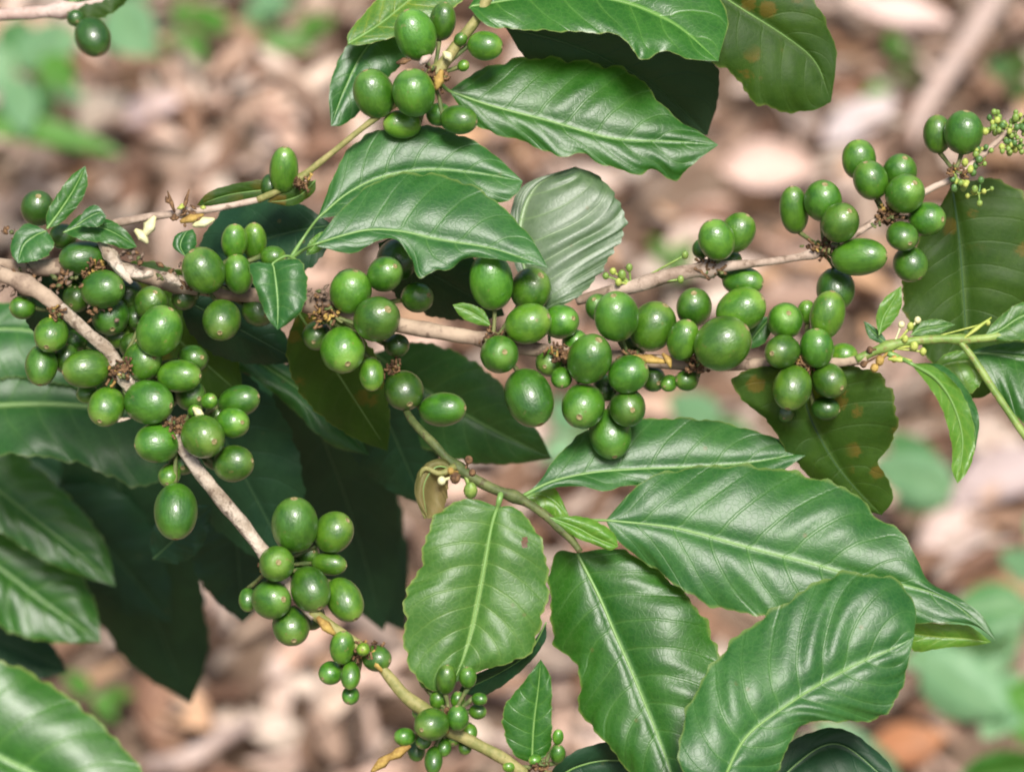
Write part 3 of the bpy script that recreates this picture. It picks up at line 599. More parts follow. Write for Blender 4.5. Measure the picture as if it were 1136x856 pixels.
L(MAIN, [(206, 285), (200, 272), (206, 258), (214, 254)], [(192, 274), (196, 260)], [(216, 278), (218, 264)], 'blue', pl=(0, 0, -.3), N=4, rib=.6, wave=.5, bow=.25)
L(MAIN, [(340, 283), (352, 270), (362, 262), (372, 256)], [(342, 270), (355, 258)], [(352, 280), (366, 268)], 'shoot', pl=(-18, 0, 0), N=4, rib=.8, wave=.5)
L(MAIN, [(545, 362), (532, 352), (518, 344), (502, 338)], [(536, 344), (516, 336)], [(530, 360), (512, 352)], 'shoot', pl=(6, 0, 0), N=4, rib=.8, wave=1)
L(MAIN, [(855, 352), (846, 362), (836, 374), (828, 388)], [(842, 352), (832, 366)], [(856, 366), (846, 382)], 'blue', pl=(28, 0, 0), N=4, rib=.8, wave=1)

# leaves of the green twig
L(TWIG, [(582, 549), (612, 534), (657, 524), (710, 520), (760, 518), (830, 513), (902, 500)],
  [(599, 533), (613, 512), (637, 487), (665, 472), (725, 464), (790, 466), (850, 482), (880, 492)],
  [(620, 540), (650, 540), (672, 545), (700, 538), (760, 545), (840, 535)],
  'blue', pl=(44, 0.03, -0.45), N=9, wave=4, label='bluish leaf level below the lowest berries', petiole=[(570, 552, 8), (576, 551, 22)])
L(TWIG, [(672, 577), (725, 582), (760, 588), (845, 611), (897, 624), (940, 636), (1001, 648), (1054, 666), (1106, 711)],
  [(691, 555), (711, 535), (740, 523), (790, 516), (850, 518), (900, 528), (950, 547), (968, 570), (997, 587), (1014, 612), (1030, 644), (1061, 661), (1089, 682)],
  [(682, 596), (701, 613), (725, 630), (748, 647), (775, 665), (803, 676), (841, 682), (890, 700), (960, 712), (1012, 693), (1075, 692)],
  'blue', pl=(2, 0.03, -0.38), fb=0.3, N=11, wave=5, quilt=0.08, petiole=[(612, 578, 4), (640, 577, 2)], label='largest leaf, broad and bluish with curled tip')
L(TWIG, [(800, 870), (827, 818), (872, 783), (914, 756), (956, 734), (991, 719), (1014, 706)],
  [(757, 856), (757, 804), (778, 755), (810, 713), (845, 685), (886, 658), (921, 638), (949, 635), (994, 643), (1015, 672)],
  [(855, 862), (879, 818), (897, 801), (935, 800), (967, 799), (985, 789), (1001, 762), (1009, 728)],
  'blue', pl=(-78, 0.05, -0.38), fb=0.35, N=10, wave=4, quilt=0.12, rib=2.2, label='pale ribbed leaf overlapping the largest one', petiole=[(760, 960, -40), (780, 910, -60)])
L(TWIG, [(640, 613), (664, 660), (682, 702), (702, 748), (728, 812), (742, 850), (760, 905)],
  [(618, 612), (609, 640), (611, 670), (614, 712), (630, 728), (643, 745), (643, 788), (664, 814), (691, 847), (722, 890)],
  [(680, 608), (711, 619), (731, 633), (755, 653), (774, 675), (789, 700), (798, 730), (808, 790), (795, 860)],
  'leaf', pl=(14, 0.0, -0.25), fa=0.38, fb=-0.05, N=10, wave=4, quilt=0.09, rib=2.1, label='broad leaf hanging point-down with pale glossy right half')
L(TWIG, [(552, 562), (545, 585), (535, 640), (524, 695), (514, 730), (502, 758)],
  [(522, 553), (490, 565), (474, 590), (464, 635), (450, 654), (449, 690), (449, 722), (462, 752), (482, 766)],
  [(572, 563), (596, 590), (606, 620), (608, 660), (601, 686), (590, 722), (564, 735), (530, 745)],
  'light', pl=(-8, 0.05, -0.1), N=9, wave=3, quilt=0.05, rib=2.3, hole=(582, 601, 3, 7), label='pale yellow-green leaf with a small hole', petiole=[(556, 546, 6), (554, 554, -2)], NU=150, NV=20)
L(TWIG, [(606, 690), (588, 722), (556, 745), (508, 768)], [(604, 712), (580, 742), (540, 770)], [(590, 712), (560, 732), (520, 752)], 'dark', pl=(12, 0, .6), N=6, rib=0.8)
L(TWIG, [(610, 574), (640, 585), (660, 596), (686, 606)], [(630, 572), (655, 575), (680, 590)], [(635, 594), (660, 604), (676, 610)], 'shoot', pl=(-4, 0, -.2), N=5, rib=1, wave=1.5, bow=.3)
L(TWIG, [(582, 552), (598, 548), (616, 556), (634, 578)], [(596, 540), (616, 542)], [(590, 560), (606, 570)], 'shoot', pl=(60, 0, -.2), N=5, rib=1)
L(TWIG, [(506, 522), (484, 518), (470, 540), (474, 575)], [(490, 508), (466, 520), (461, 548)], [(498, 530), (496, 552), (488, 572)], 'dryleaf', pl=(2, .3, 0), N=5, rib=1, wave=3, bow=-.4, label='curled drying leaf')
L(DIAG, [(590, 846), (592, 805), (597, 765), (600, 731)], [(572, 838), (560, 815), (559, 785), (580, 757)], [(600, 842), (611, 828), (612, 790), (611, 752)], 'gloss', pl=(-16, 0, 0.1), N=7, rib=1.6, wave=2, label='small upright leaf rising from the lower stem', petiole=[(585, 858, -18)])
L(TWIG, [(1100, 712), (1070, 708), (1040, 706), (1010, 702)], [(1080, 716), (1050, 718), (1014, 722)], [(1075, 694), (1045, 692), (1014, 690)], 'shoot', pl=(18, 0, .3), N=5, rib=0, wave=1)
L(TWIG, [(840, 900), (880, 850), (930, 825), (990, 870)], [(850, 850), (885, 818), (935, 808), (985, 845)], [(880, 900), (940, 905)], 'dark', pl=(60, 0, -.2), N=7)
L(TWIG, [(600, 880), (640, 850), (700, 845), (790, 880)], [(620, 845), (660, 825), (720, 820), (780, 850)], [(660, 900), (740, 905)], 'dark', pl=(70, 0, .5), N=7)

# flower buds, faded petals --------------------------------------------------
def buds(parent, pts, node, name='flower_bud', jit=0):
    """each bud its own mesh on a tiny stalk"""
    for (x, y, d, r, m) in pts:
        c = PA(np.array([[x, y, d]]))[0]; V, Fc = blob(c, r * pxat(d), (1, 1, random.uniform(1, 1.4)))
        v, f = tube([(x, y, d), ((x + node[0]) / 2, (y + node[1]) / 2, (d + node[2]) / 2 + 2), node], [r * .35, r * .3, r * .35], n=5, seg=5)
        n0 = len(V); V += v; Fc += [tuple(i + n0 for i in q) for q in f]
        mesh_obj(name, V, Fc, M[m], parent)
for (cx, cy, n, sg) in ((1106, 140, 26, 10), (1122, 158, 22, 9), (1066, 200, 12, 8), (1086, 212, 8, 6), (1132, 134, 14, 8), (1090, 166, 8, 7), (1078, 184, 8, 6)):
    pts = [(cx + random.gauss(0, sg), cy + random.gauss(0, sg * .8), 4 + random.gauss(0, 6), random.uniform(2.4, 4.4), random.choice(['budy', 'budg', 'budg', 'budgd'])) for k in range(n)]
    buds(UPPR, pts, (cx, cy + 3, 9))
buds(UPPR, [(755, 310, 8, 4, 'budg'), (690, 305, 18, 5, 'budg'), (680, 301, 18, 4, 'budy'), (698, 297, 16, 4, 'budg'), (672, 306, 20, 4, 'budg'), (686, 313, 15, 4, 'budy'), (760, 283, 10, 4, 'budg')], (700, 316, 20))
buds(MAIN, [(1000, 360, -4, 4, 'petal'), (1010, 362, -5, 4, 'budy'), (1018, 355, -4, 4, 'petal'), (1004, 376, -6, 4, 'budy'), (1014, 384, -6, 5, 'budy'), (1024, 390, -4, 4, 'budy'), (992, 398, -5, 4, 'ochre'), (976, 400, -6, 5, 'ochre'), (1096, 358, -2, 3, 'budy'),
            (965, 388, -4, 4, 'bract'), (970, 408, -5, 5, 'ochre'), (958, 404, -6, 4, 'bract')], (990, 386, 0))
def sliver(parent, a, b, w, d, mat, name='bract'):
    V, Fc = tube([(a[0], a[1], d), ((a[0] + b[0]) / 2 + random.uniform(-2, 2), (a[1] + b[1]) / 2, d - 2), (b[0], b[1], d)], [w * .4, w, w * .25], n=9, seg=7, wob=.15)
    mesh_obj(name, V, Fc, M[mat], parent)
sliver(MAIN, (700, 395), (742, 402), 5, -6, 'ochre'); sliver(MAIN, (735, 392), (744, 408), 4, -8, 'ochre')
sliver(MAIN, (1066, 378), (1100, 352), 2.4, -3, 'budy'); sliver(MAIN, (985, 398), (1012, 400), 3.5, -6, 'budy')
sliver(DIAG, (455, 826), (428, 843), 6, -30, 'ochre'); sliver(DIAG, (436, 836), (412, 856), 6, -30, 'ochre')
sliver(DIAG, (352, 684), (372, 704), 6, -14, 'ochre'); sliver(DIAG, (412, 728), (424, 745), 5, -22, 'ochre')
sliver(DIAG, (226, 463), (214, 452), 5, -10, 'petal'); sliver(DIAG, (222, 472), (232, 482), 3, -14, 'petal')
sliver(DIAG, (120, 468), (148, 463), 2.5, 2, 'bark')
sliver(TOPB, (160, 262), (172, 240), 7, 24, 'petal', 'faded_flower'); sliver(TOPB, (150, 255), (164, 270), 6, 26, 'petal', 'faded_flower'); sliver(TOPB, (214, 250), (238, 243), 6, 22, 'petal', 'faded_flower')
sliver(TOPB, (200, 246), (226, 238), 5, 20, 'ochre'); sliver(TOPB, (194, 236), (186, 212), 2.6, 22, 'bract'); sliver(TOPB, (203, 236), (210, 210), 2.4, 22, 'bract'); sliver(TOPB, (190, 226), (184, 218), 2.8, 22, 'bract')
sliver(TOPB, (478, 62), (466, 72), 5, 0, 'pink'); sliver(TOPB, (490, 78), (484, 100), 6, 0, 'ochre'); sliver(TOPB, (440, 70), (456, 66), 4, 4, 'bract'); sliver(TOPB, (492, 58), (500, 68), 5, 0, 'petal')
for k in range(14):
    x, y = random.gauss(205, 9), random.gauss(238, 6); sliver(TOPB, (x, y), (x + random.uniform(-8, 8), y + random.uniform(-8, 8)), random.uniform(1.5, 3), 22 + random.uniform(-5, 5), random.choice(['bract', 'bract', 'budy']))
for (x, y, n) in ((150, 285, 16), (75, 315, 26), (20, 310, 22), (350, 330, 14), (190, 305, 18), (110, 345, 12), (300, 320, 12), (12, 262, 14)):
    for k in range(n):
        a, b = random.gauss(x, 9), random.gauss(y, 6); sliver(MAIN, (a, b), (a + random.uniform(-9, 9), b + random.uniform(-9, 9)), random.uniform(1.5, 3.2), 14 + random.uniform(-6, 6), random.choice(['bract', 'bract', 'barkb', 'twigm', 'barkb']))
stem(MAIN, 'side_stem', [(110, 268, 26), (122, 284, 14), (136, 302, 8), (146, 314, 4)], [3, 8, 6, 2], M['bark'], wob=.25)
stem(MAIN, 'side_stem', [(124, 290, 16), (150, 304, 8), (170, 303, 8)], [4, 7, 3], M['bark'], wob=.25)
stem(MAIN, 'side_stem', [(178, 304, 14), (190, 309, 8), (201, 316, 10)], [3, 6, 3], M['bark'], wob=.3)
stem(TWIG, 'side_stem', [(505, 517, 2), (488, 525, -2), (470, 520, 0), (462, 545, 4), (472, 575, 2)], [4, 3, 2.4, 2.2, 1.5], M['tan_stem'])
buds(TWIG, [(520, 510, 2, 5, 'bract'), (524, 524, 4, 4, 'bract'), (522, 544, 0, 8, 'budg'), (505, 530, 0, 6, 'bract'), (490, 533, -3, 5, 'petal'), (500, 522, -3, 4, 'ochre')], (515, 524, 8))

# ------------------------------------------------------------------ plants further back
LG = 'leafy coffee twigs'
BK = thing('leafy_branch', 'shaded branch of big dark green leaves hanging behind the pale-barked branch', 'leafy branch', P(-80, 330, 520), LG)
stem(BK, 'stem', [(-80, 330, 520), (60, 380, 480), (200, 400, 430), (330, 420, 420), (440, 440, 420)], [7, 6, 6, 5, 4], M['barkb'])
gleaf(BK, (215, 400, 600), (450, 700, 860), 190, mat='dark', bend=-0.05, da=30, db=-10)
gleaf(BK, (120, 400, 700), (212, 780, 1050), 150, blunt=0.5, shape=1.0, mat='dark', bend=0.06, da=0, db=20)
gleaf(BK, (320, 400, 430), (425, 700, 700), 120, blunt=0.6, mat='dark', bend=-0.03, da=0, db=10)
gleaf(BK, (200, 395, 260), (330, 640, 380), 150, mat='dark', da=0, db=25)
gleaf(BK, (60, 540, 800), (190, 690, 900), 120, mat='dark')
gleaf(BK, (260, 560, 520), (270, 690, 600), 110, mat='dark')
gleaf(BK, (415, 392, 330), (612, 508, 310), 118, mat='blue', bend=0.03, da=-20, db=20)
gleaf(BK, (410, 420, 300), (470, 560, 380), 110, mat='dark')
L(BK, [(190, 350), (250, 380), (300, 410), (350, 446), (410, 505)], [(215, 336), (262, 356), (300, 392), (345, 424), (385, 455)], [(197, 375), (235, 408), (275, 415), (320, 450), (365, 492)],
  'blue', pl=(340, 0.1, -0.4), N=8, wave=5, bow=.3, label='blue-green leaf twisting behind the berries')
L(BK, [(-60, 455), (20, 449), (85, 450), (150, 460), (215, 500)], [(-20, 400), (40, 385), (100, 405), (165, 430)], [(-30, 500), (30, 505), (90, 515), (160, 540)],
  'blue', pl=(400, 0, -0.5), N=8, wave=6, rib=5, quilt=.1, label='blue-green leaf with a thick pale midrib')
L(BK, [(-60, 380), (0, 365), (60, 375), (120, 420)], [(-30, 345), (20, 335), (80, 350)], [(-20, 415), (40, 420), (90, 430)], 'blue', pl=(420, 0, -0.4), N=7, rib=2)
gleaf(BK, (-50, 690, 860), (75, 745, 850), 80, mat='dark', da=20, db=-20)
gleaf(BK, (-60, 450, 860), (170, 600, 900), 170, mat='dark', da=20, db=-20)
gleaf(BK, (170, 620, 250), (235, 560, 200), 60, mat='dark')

LF = thing('leafy_branch', 'bright green branch at the left edge with two ribbed leaves and one glossy rounded leaf', 'leafy branch', P(-200, 640, 420), LG)
stem(LF, 'stem', [(-200, 640, 420), (-120, 560, 620), (-70, 500, 650), (-60, 460, 650)], [7, 6, 5, 4], M['green_stem'])
stem(LF, 'stem', [(-200, 640, 420), (-150, 720, 500), (-110, 780, 510)], [6, 5, 4], M['green_stem'])
L(LF, [(-60, 500), (0, 545), (50, 585), (95, 620), (128, 650)], [(-20, 475), (15, 497), (55, 530), (90, 565), (118, 605)], [(-50, 560), (0, 590), (50, 622), (95, 640)],
  'gloss', pl=(640, 0.1, -0.25), N=9, quilt=0.12, wave=3, label='bright ribbed leaf pointing down to the right', petiole=[(-70, 490, 650)])
L(LF, [(-60, 590), (0, 630), (50, 668), (112, 712)], [(-20, 570), (30, 590), (80, 625), (106, 670)], [(-40, 660), (10, 700), (60, 712)],
  'gloss', pl=(710, 0.1, -0.25), N=9, quilt=0.10, wave=3, label='ribbed leaf below the first', petiole=[(-80, 560, 640)])
L(LF, [(-110, 790), (-20, 830), (60, 870), (160, 930)], [(-60, 735), (0, 733), (45, 752), (92, 785), (135, 826), (172, 880)], [(-80, 880), (20, 930), (100, 950)],
  'gloss', pl=(500, 0.05, -0.3), N=8, quilt=0.05, wave=4, scal=0.006, label='broad glossy leaf at the lower corner')

TL = thing('coffee_branch', 'out-of-focus brown branch with two dark berries, high in the left corner', 'coffee branch', P(-80, 30, 330), 'fruiting coffee branches')
stem(TL, 'stem', [(-80, 30, 330), (-20, 18, 330), (60, 12, 330), (130, -4, 335), (200, -40, 345)], [8, 7, 7, 6, 6], M['pink'], nodes=[(68, 10, .5)])
gleaf(TL, (66, 6, 325), (160, -25, 335), 60, mat='olive')
for (x, y, rx, ry, tipv, nd) in ((103, 41, 20, 24, (.4, -.8, .4), (72, 12, 330)), (84, 20, 10, 9, (.3, -.5, .8), (70, 10, 330))):
    d = 305 if rx > 15 else 312; s = pxat(d)
    V, Fc = tube([nd, ((x + nd[0]) / 2, (y + nd[1]) / 2, d + 10), (x, y, d + 4)], [2.5, 2, 3], n=7, seg=7)
    ped = mesh_obj('berry_stalk', V, Fc, M['pedicel'], TL)
    ob = bpy.data.objects.new('berry', BM[0]); link(ob, ped, P(x, y, d)); w = camrot(Vector(tipv).normalized())
    ob.rotation_mode = 'QUATERNION'; ob.rotation_quaternion = w.to_track_quat('Z', 'Y'); ob.scale = (rx * s, rx * s, ry * s); ob.color = (.45, .55, .7, 1)

# seedlings and weeds standing on the litter: pixel position of each leaf, height above the ground
def seedling(label, foot, leaves, mat='seed', name='seedling', cat='seedling', group='young plants growing out of the litter', sc=1.0):
    fx, fy = foot; base = P(fx, fy, dh(fx, fy, 0.0)); t = thing(name, label, cat, base, group)
    hmax = max(l[4] for l in leaves) ; cx = sum(l[0] for l in leaves) / len(leaves); cy = sum(l[1] for l in leaves) / len(leaves)
    pts = [(fx, fy, dh(fx, fy, -0.01)), ((fx + cx) / 2, (fy + cy) / 2, dh((fx + cx) / 2, (fy + cy) / 2, hmax * .5)), (cx, cy, dh(cx, cy, hmax * .92))]
    s = F / (F + pts[1][2] * PX)
    stem(t, 'stem', pts, [5 * s, 4 * s, 3 * s], M['green_stem'])
    for i, (x0, y0, x1, y1, h, w) in enumerate(leaves):
        d0, d1 = dh(x0, y0, h), dh(x1, y1, h - 0.012)
        gleaf(t, (x0, y0, d0), (x1, y1, d1), w, mat=(['seed', 'seed2', 'seed', 'weed'][i % 4] if mat == 'seed' else mat) if not isinstance(mat, list) else mat[i % len(mat)], bend=random.uniform(-.08, .08),
              da=w * random.uniform(-.6, .3), db=w * random.uniform(-.3, .6), bow=.25, quilt=.15, rib=0.9, N=7, NU=36, NV=6, petiole=[(cx, cy, dh(cx, cy, h * .95))])
    return t
seedling('pale green seedling with overlapping leaves under the dark berries in the corner', (30, 185),
         [(20, 76, 70, 24, .24, 44), (5, 60, 30, 20, .22, 40), (15, 60, -40, 95, .22, 60), (48, 62, 82, 98, .25, 40), (12, 84, 30, 150, .22, 46), (34, 90, 62, 128, .2, 34), (80, 30, 60, 70, .18, 30), (5, 120, -30, 160, .16, 40), (60, 100, 96, 110, .12, 24)])
seedling('wide pale green leaf pair standing right of the corner berries', (150, 110), [(125, 0, 172, 62, .26, 66), (125, -5, 110, -70, .25, 60), (130, -10, 190, -40, .22, 50)])
seedling('low weed with a long narrow bright green leaf lying over pale litter', (20, 200), [(-30, 140, 138, 172, .2, 32), (-30, 140, -120, 150, .2, 30)], mat='weed', name='weed', cat='weed')
seedling('hazy clump of small olive weeds near the top edge', (300, 70), [(255, 30, 200, 10, .05, 30), (270, 20, 330, 0, .05, 34), (290, 45, 350, 55, .04, 26), (300, 20, 290, -30, .06, 30), (330, 40, 372, 20, .04, 28)], mat=['weed', 'seed'], name='weed', cat='weed')
seedling('tiny olive weed left of the hazy clump', (200, 60), [(200, 40, 160, 62, .04, 24), (205, 36, 225, 70, .04, 22), (200, 30, 205, -5, .05, 22)], mat='weed', name='weed', cat='weed')
seedling('pale mint-green seedling showing through the gap by the spotted leaf', (1010, 590), [(1060, 540, 966, 512, .28, 62), (1040, 520, 985, 478, .26, 44), (1055, 548, 990, 560, .24, 40)])
seedling('leafy mint-green seedling behind the tip of the largest leaf', (1110, 835),
         [(1020, 725, 1125, 790, .32, 78), (1145, 672, 1045, 690, .33, 66), (1136, 690, 1000, 735, .3, 84), (1120, 760, 1190, 830, .3, 90), (1130, 745, 1090, 820, .3, 60), (1160, 700, 1230, 720, .3, 70)])
seedling('small mint-green seedling at the side edge above the leafy one', (1150, 660), [(1160, 640, 1108, 612, .2, 40), (1150, 640, 1190, 600, .2, 40), (1140, 590, 1170, 560, .2, 30)])
seedling('low seedling with a long leaf under the ribbed leaves, beside orange litter', (930, 880), [(905, 800, 1000, 850, .18, 46), (920, 850, 860, 830, .18, 40), (940, 860, 1010, 880, .18, 44)])
seedling('bright yellow-green leaf clump rising at the bottom corner', (1110, 930), [(1060, 868, 1180, 850, .42, 56), (1090, 900, 1180, 900, .4, 50)], mat='gloss')
seedling('faint pale weed among litter between the two fruiting branches', (740, 330), [(745, 290, 772, 262, .05, 22), (742, 290, 720, 262, .05, 20), (745, 300, 765, 312, .04, 18)], mat='weed', name='weed', cat='weed')
seedling('pale weed under the middle berries, seen over the bluish leaf', (770, 490), [(800, 470, 740, 440, .1, 52), (790, 470, 840, 500, .1, 44), (770, 480, 740, 500, .09, 36)], name='weed', cat='weed')
seedling('pale weed between the twig and the dark leaf below the berries', (650, 470), [(640, 480, 612, 440, .1, 36), (645, 480, 668, 500, .1, 30), (640, 490, 600, 510, .1, 30)], name='weed', cat='weed')
seedling('little weed in the lower litter left of the pale-barked branch', (130, 790), [(100, 770, 70, 745, .05, 24), (105, 770, 130, 800, .05, 20), (110, 775, 150, 770, .04, 18)], mat='weed', name='weed', cat='weed')

seedling('olive weed sprig in the litter left of the long thick stick', (960, 105), [(1000, 60, 985, 35, .05, 22), (1000, 70, 1025, 50, .05, 20), (985, 95, 955, 110, .04, 22), (1000, 85, 1020, 95, .04, 18)], mat=['weed', 'olive'], name='weed', cat='weed')
seedling('dull green weed right of the long thick stick, above the flower buds', (1125, 110), [(1120, 80, 1145, 55, .05, 30), (1118, 84, 1095, 68, .05, 26), (1122, 90, 1140, 110, .04, 26)], mat=['olive', 'seed2'], name='weed', cat='weed')
# ------------------------------------------------------------------ ground
def ground_mat():
    g = G('soil'); pos = g.node('ShaderNodeTexCoord').outputs['Object']
    n = g.noise(pos, 6, 6, 0.65); n2 = g.noise(pos, 45, 5, 0.7)
    col = g.mix(g.ramp(n, .35, .65), (0.10, 0.065, 0.045, 1), (0.20, 0.14, 0.10, 1))
    col = g.mix(g.math('MULTIPLY', g.ramp(n2, .5, .65), .8), col, (0.32, 0.24, 0.18, 1))
    return g.out(g.pbr(col, 0.95, 0.1, g.bump(n2, .8, .01)))
gn = 60; gs = np.sinh(np.linspace(-5.2, 5.2, gn + 1)) / math.sinh(5.2) * 200
V = [(x, y + 2, -0.012 + 0.006 * math.sin(x * 3) * math.cos(y * 2.3) if abs(x) < 6 and abs(y) < 6 else -0.012) for y in gs for x in gs]
Fc = [(j * (gn + 1) + i, j * (gn + 1) + i + 1, (j + 1) * (gn + 1) + i + 1, (j + 1) * (gn + 1) + i) for j in range(gn) for i in range(gn)]
gr = mesh_obj('ground', V, Fc, ground_mat(), origin=(0, 0, 0)); gr['kind'] = 'structure'; gr['label'] = 'brown forest soil under the leaf litter'

def litter_mat():
    g = G('leaf litter'); pos = g.node('ShaderNodeTexCoord').outputs['Object']
    at = g.node('ShaderNodeAttribute', attribute_name='tint').outputs['Color']
    n = g.noise(pos, 60, 4, 0.65); n2 = g.noise(pos, 300, 3, .6)
    col = g.mix(g.math('MULTIPLY', g.ramp(n, .45, .7), .4), at, (0.26, 0.16, 0.11, 1))
    a = g.pbr(col, 0.62, 0.35, g.bump(n2, .5, .001))
    tr = g.node('ShaderNodeBsdfTranslucent'); g.l.new(col, tr.inputs[0])
    mx = g.node('ShaderNodeMixShader'); mx.inputs[0].default_value = .12; g.l.new(a, mx.inputs[1]); g.l.new(tr.outputs[0], mx.inputs[2])
    return g.out(mx.outputs[0])
M['litter'] = litter_mat()
PAL = [(0.70, 0.52, 0.44), (0.62, 0.43, 0.35), (0.74, 0.59, 0.52), (0.58, 0.40, 0.31), (0.68, 0.54, 0.48), (0.36, 0.21, 0.14), (0.60, 0.50, 0.44), (0.22, 0.12, 0.08), (0.12, 0.075, 0.05), (0.30, 0.18, 0.12), (0.58, 0.36, 0.22), (0.70, 0.58, 0.50), (0.44, 0.33, 0.26)]
def dead_leaf(cx, cy, cz, Ln, Wd, yaw, pitch, roll, curl, n=8, cross=2):
    V, Fc = [], []
    cyw, syw = math.cos(yaw), math.sin(yaw)
    q = Quaternion((0, 0, 1), yaw) @ Quaternion((0, 1, 0), pitch) @ Quaternion((1, 0, 0), roll)
    ph = random.random() * 6
    for i in range(n + 1):
        t = i / n; w = Wd * 0.5 * max(0.02, math.sin(math.pi * (t * .97 + .015))) ** .8
        for j in range(-cross, cross + 1):
            s = j / cross
            v = Vector(((t - .5) * Ln, s * w * (1 - .2 * abs(curl)), curl * w * s * s * 1.2 + .25 * Ln * curl * (2 * t - 1) ** 2 * .6 + .05 * Wd * math.sin(7 * t + ph + s * 2)))
            v = q @ v; V.append((v.x + cx, v.y + cy, v.z + cz))
    m = 2 * cross + 1
    for i in range(n):
        for j in range(m - 1): Fc.append((i * m + j, i * m + j + 1, (i + 1) * m + j + 1, (i + 1) * m + j))
    return V, Fc
V, Fc, C = [], [], []
for k in range(8000):
    if k < 6400: x, y = random.uniform(-1.1, 1.1), random.uniform(1.0, 3.3)
    else: x, y = random.uniform(-4, 4), random.uniform(-.5, 7)
    big = random.random()
    Ln = random.uniform(.03, .068) if big > .15 else random.uniform(.068, .12); Wd = Ln * random.uniform(.26, .5)
    v, f = dead_leaf(x, y, random.uniform(0, .04), Ln, Wd, random.uniform(0, 6.28), random.gauss(0, .38), random.gauss(0, .55), random.uniform(-.7, 1.1), n=6)
    n0 = len(V); V += v; Fc += [tuple(i + n0 for i in q) for q in f]
    c = np.array(random.choice(PAL)) * np.array((1.0, .985, .93)) * random.uniform(.5, 1.14); C += [c] * len(v)
lit = mesh_obj('leaf_litter', V, Fc, M['litter'], origin=(0, 0, 0), cols=np.array(C))
lit['kind'] = 'stuff'; lit['label'] = 'pinkish-brown dry leaves carpeting the ground'

def fallen(label, x, y, L_, W_, yaw, col, h=.035, curl=.5):
    d = dh(x, y, h); c = P(x, y, d)
    v, f = dead_leaf(c.x, c.y, h, L_, W_, yaw, random.gauss(0, .12), random.gauss(0, .2), curl, n=16, cross=4)
    o = mesh_obj('fallen_leaf', v, f, M['litter'], origin=(c.x, c.y, 0), cols=np.array([col] * len(v)))
    o['label'] = label; o['category'] = 'dead leaf'; o['group'] = 'dead leaves lying on top of the litter'
fallen('orange dead leaf lying between the bottom seedlings', 1000, 835, .07, .04, .4, (0.50, 0.22, 0.10), .04)
fallen('large pale pink dead leaf above the olive leaf tip, near the top edge', 1000, 25, .11, .055, -.2, (0.66, 0.50, 0.44))
fallen('whitish-lilac dead leaf right of the olive leaf, over the upper fruit', 950, 140, .11, .045, .8, (0.58, 0.50, 0.48))
fallen('cream dead leaf below the narrow bright weed leaf pair in the corner', 112, 130, .07, .05, 1.2, (0.66, 0.54, 0.42))
fallen('lilac-pink dead leaf right of the cream one', 170, 130, .08, .05, 1.0, (0.70, 0.54, 0.50))
fallen('long pale dead leaf left of the top berries', 345, 100, .10, .03, .9, (0.78, 0.62, 0.50))
fallen('pale peach dead leaf beneath the end of the toothed leaf', 850, 190, .09, .06, .1, (0.66, 0.48, 0.40))
fallen('peach dead leaf under the lower left dark leaves', 205, 795, .06, .04, -.7, (0.66, 0.42, 0.26))
fallen('lilac dead leaf beside the folded young leaf', 1110, 540, .1, .06, .5, (0.46, 0.37, 0.35))
fallen('pinkish dead leaf just below the berries of the middle branch, right of the twig', 560, 500, .09, .04, .5, (0.74, 0.60, 0.50))
fallen('broad pink dead leaf seen above the largest leaf', 1050, 600, .09, .05, .8, (0.64, 0.50, 0.44))

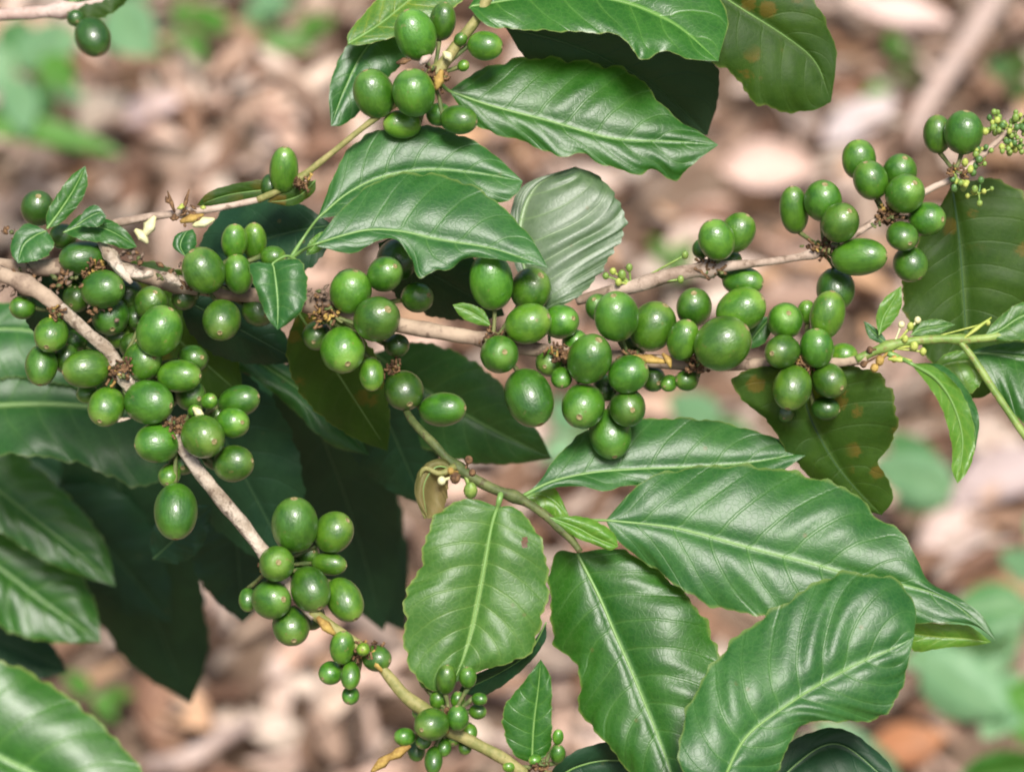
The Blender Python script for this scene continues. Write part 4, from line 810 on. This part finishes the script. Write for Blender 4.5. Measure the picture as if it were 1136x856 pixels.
def stick(label, pts, rad, mat='pink'):
    q = [(x, y, dh(x, y, h)) for x, y, h in pts]; s = F / (F + q[0][2] * PX)
    V, Fc = tube(q, [r * s for r in rad], n=40, wob=.1)
    o = mesh_obj('fallen_stick', V, Fc, M[mat], origin=P(*q[0])); o['label'] = label; o['category'] = 'stick'; o['group'] = 'sticks lying on the litter'
stick('long thick pale stick lying in the litter behind the upper fruit', [(1115, -30, .05), (1085, 30, .06), (1055, 75, .06), (1025, 120, .05), (1010, 160, .03)], [46, 44, 42, 38, 30])
stick('thin tan stick lying behind the dark leaves below the pale-barked branch', [(215, 620, .09), (235, 660, .06), (250, 700, .03)], [18, 16, 12], 'pink')
stick('pale arched stick in the litter at the bottom, left of the tiny fruit', [(165, 850, .03), (205, 842, .06), (240, 822, .06), (280, 800, .03)], [26, 28, 24, 16])

# ------------------------------------------------------------------ light, sky, camera
w = bpy.data.worlds.new('World'); scn.world = w; w.use_nodes = True
n = w.node_tree.nodes; n.clear(); l = w.node_tree.links
sky = n.new('ShaderNodeTexSky'); sky.sky_type = 'NISHITA'; sky.sun_disc = False
EL, ROT = R(66), R(168)
sky.sun_elevation = EL; sky.sun_rotation = ROT; sky.air_density = 1.0; sky.dust_density = 4.0; sky.ozone_density = 1.0
bg = n.new('ShaderNodeBackground'); bg.inputs[1].default_value = 0.05
ou = n.new('ShaderNodeOutputWorld'); l.new(sky.outputs[0], bg.inputs[0]); l.new(bg.outputs[0], ou.inputs[0])
sd = bpy.data.lights.new('Sun', 'SUN'); sd.energy = 2.3; sd.angle = R(17); sd.color = (1.0, 0.96, 0.90)
so = bpy.data.objects.new('Sun', sd); COL.objects.link(so); so.location = (0, 0, 5)
sv = Vector((math.sin(ROT) * math.cos(EL), math.cos(ROT) * math.cos(EL), math.sin(EL)))
so.rotation_mode = 'QUATERNION'; so.rotation_quaternion = sv.to_track_quat('Z', 'Y')

cd = bpy.data.cameras.new('Camera'); co = bpy.data.objects.new('Camera', cd); COL.objects.link(co)
cd.sensor_fit = 'HORIZONTAL'; cd.sensor_width = 36; cd.lens = 18 / TX; cd.clip_start = 0.05; cd.clip_end = 1000
co.location = CAM; co.rotation_euler = (math.pi / 2 - TH, 0, 0)
cd.dof.use_dof = True; cd.dof.focus_distance = F; cd.dof.aperture_fstop = 9.5
scn.camera = co
vs = scn.view_settings; vs.view_transform = 'Standard'; vs.look = 'None'; vs.gamma = 1; vs.use_curve_mapping = False; vs.exposure = 1.28
scn.render.engine = 'CYCLES'; scn.cycles.use_denoising = True
scn.cycles.max_bounces = 8; scn.cycles.pixel_filter_type = 'BLACKMAN_HARRIS'; scn.cycles.filter_width = 2.0
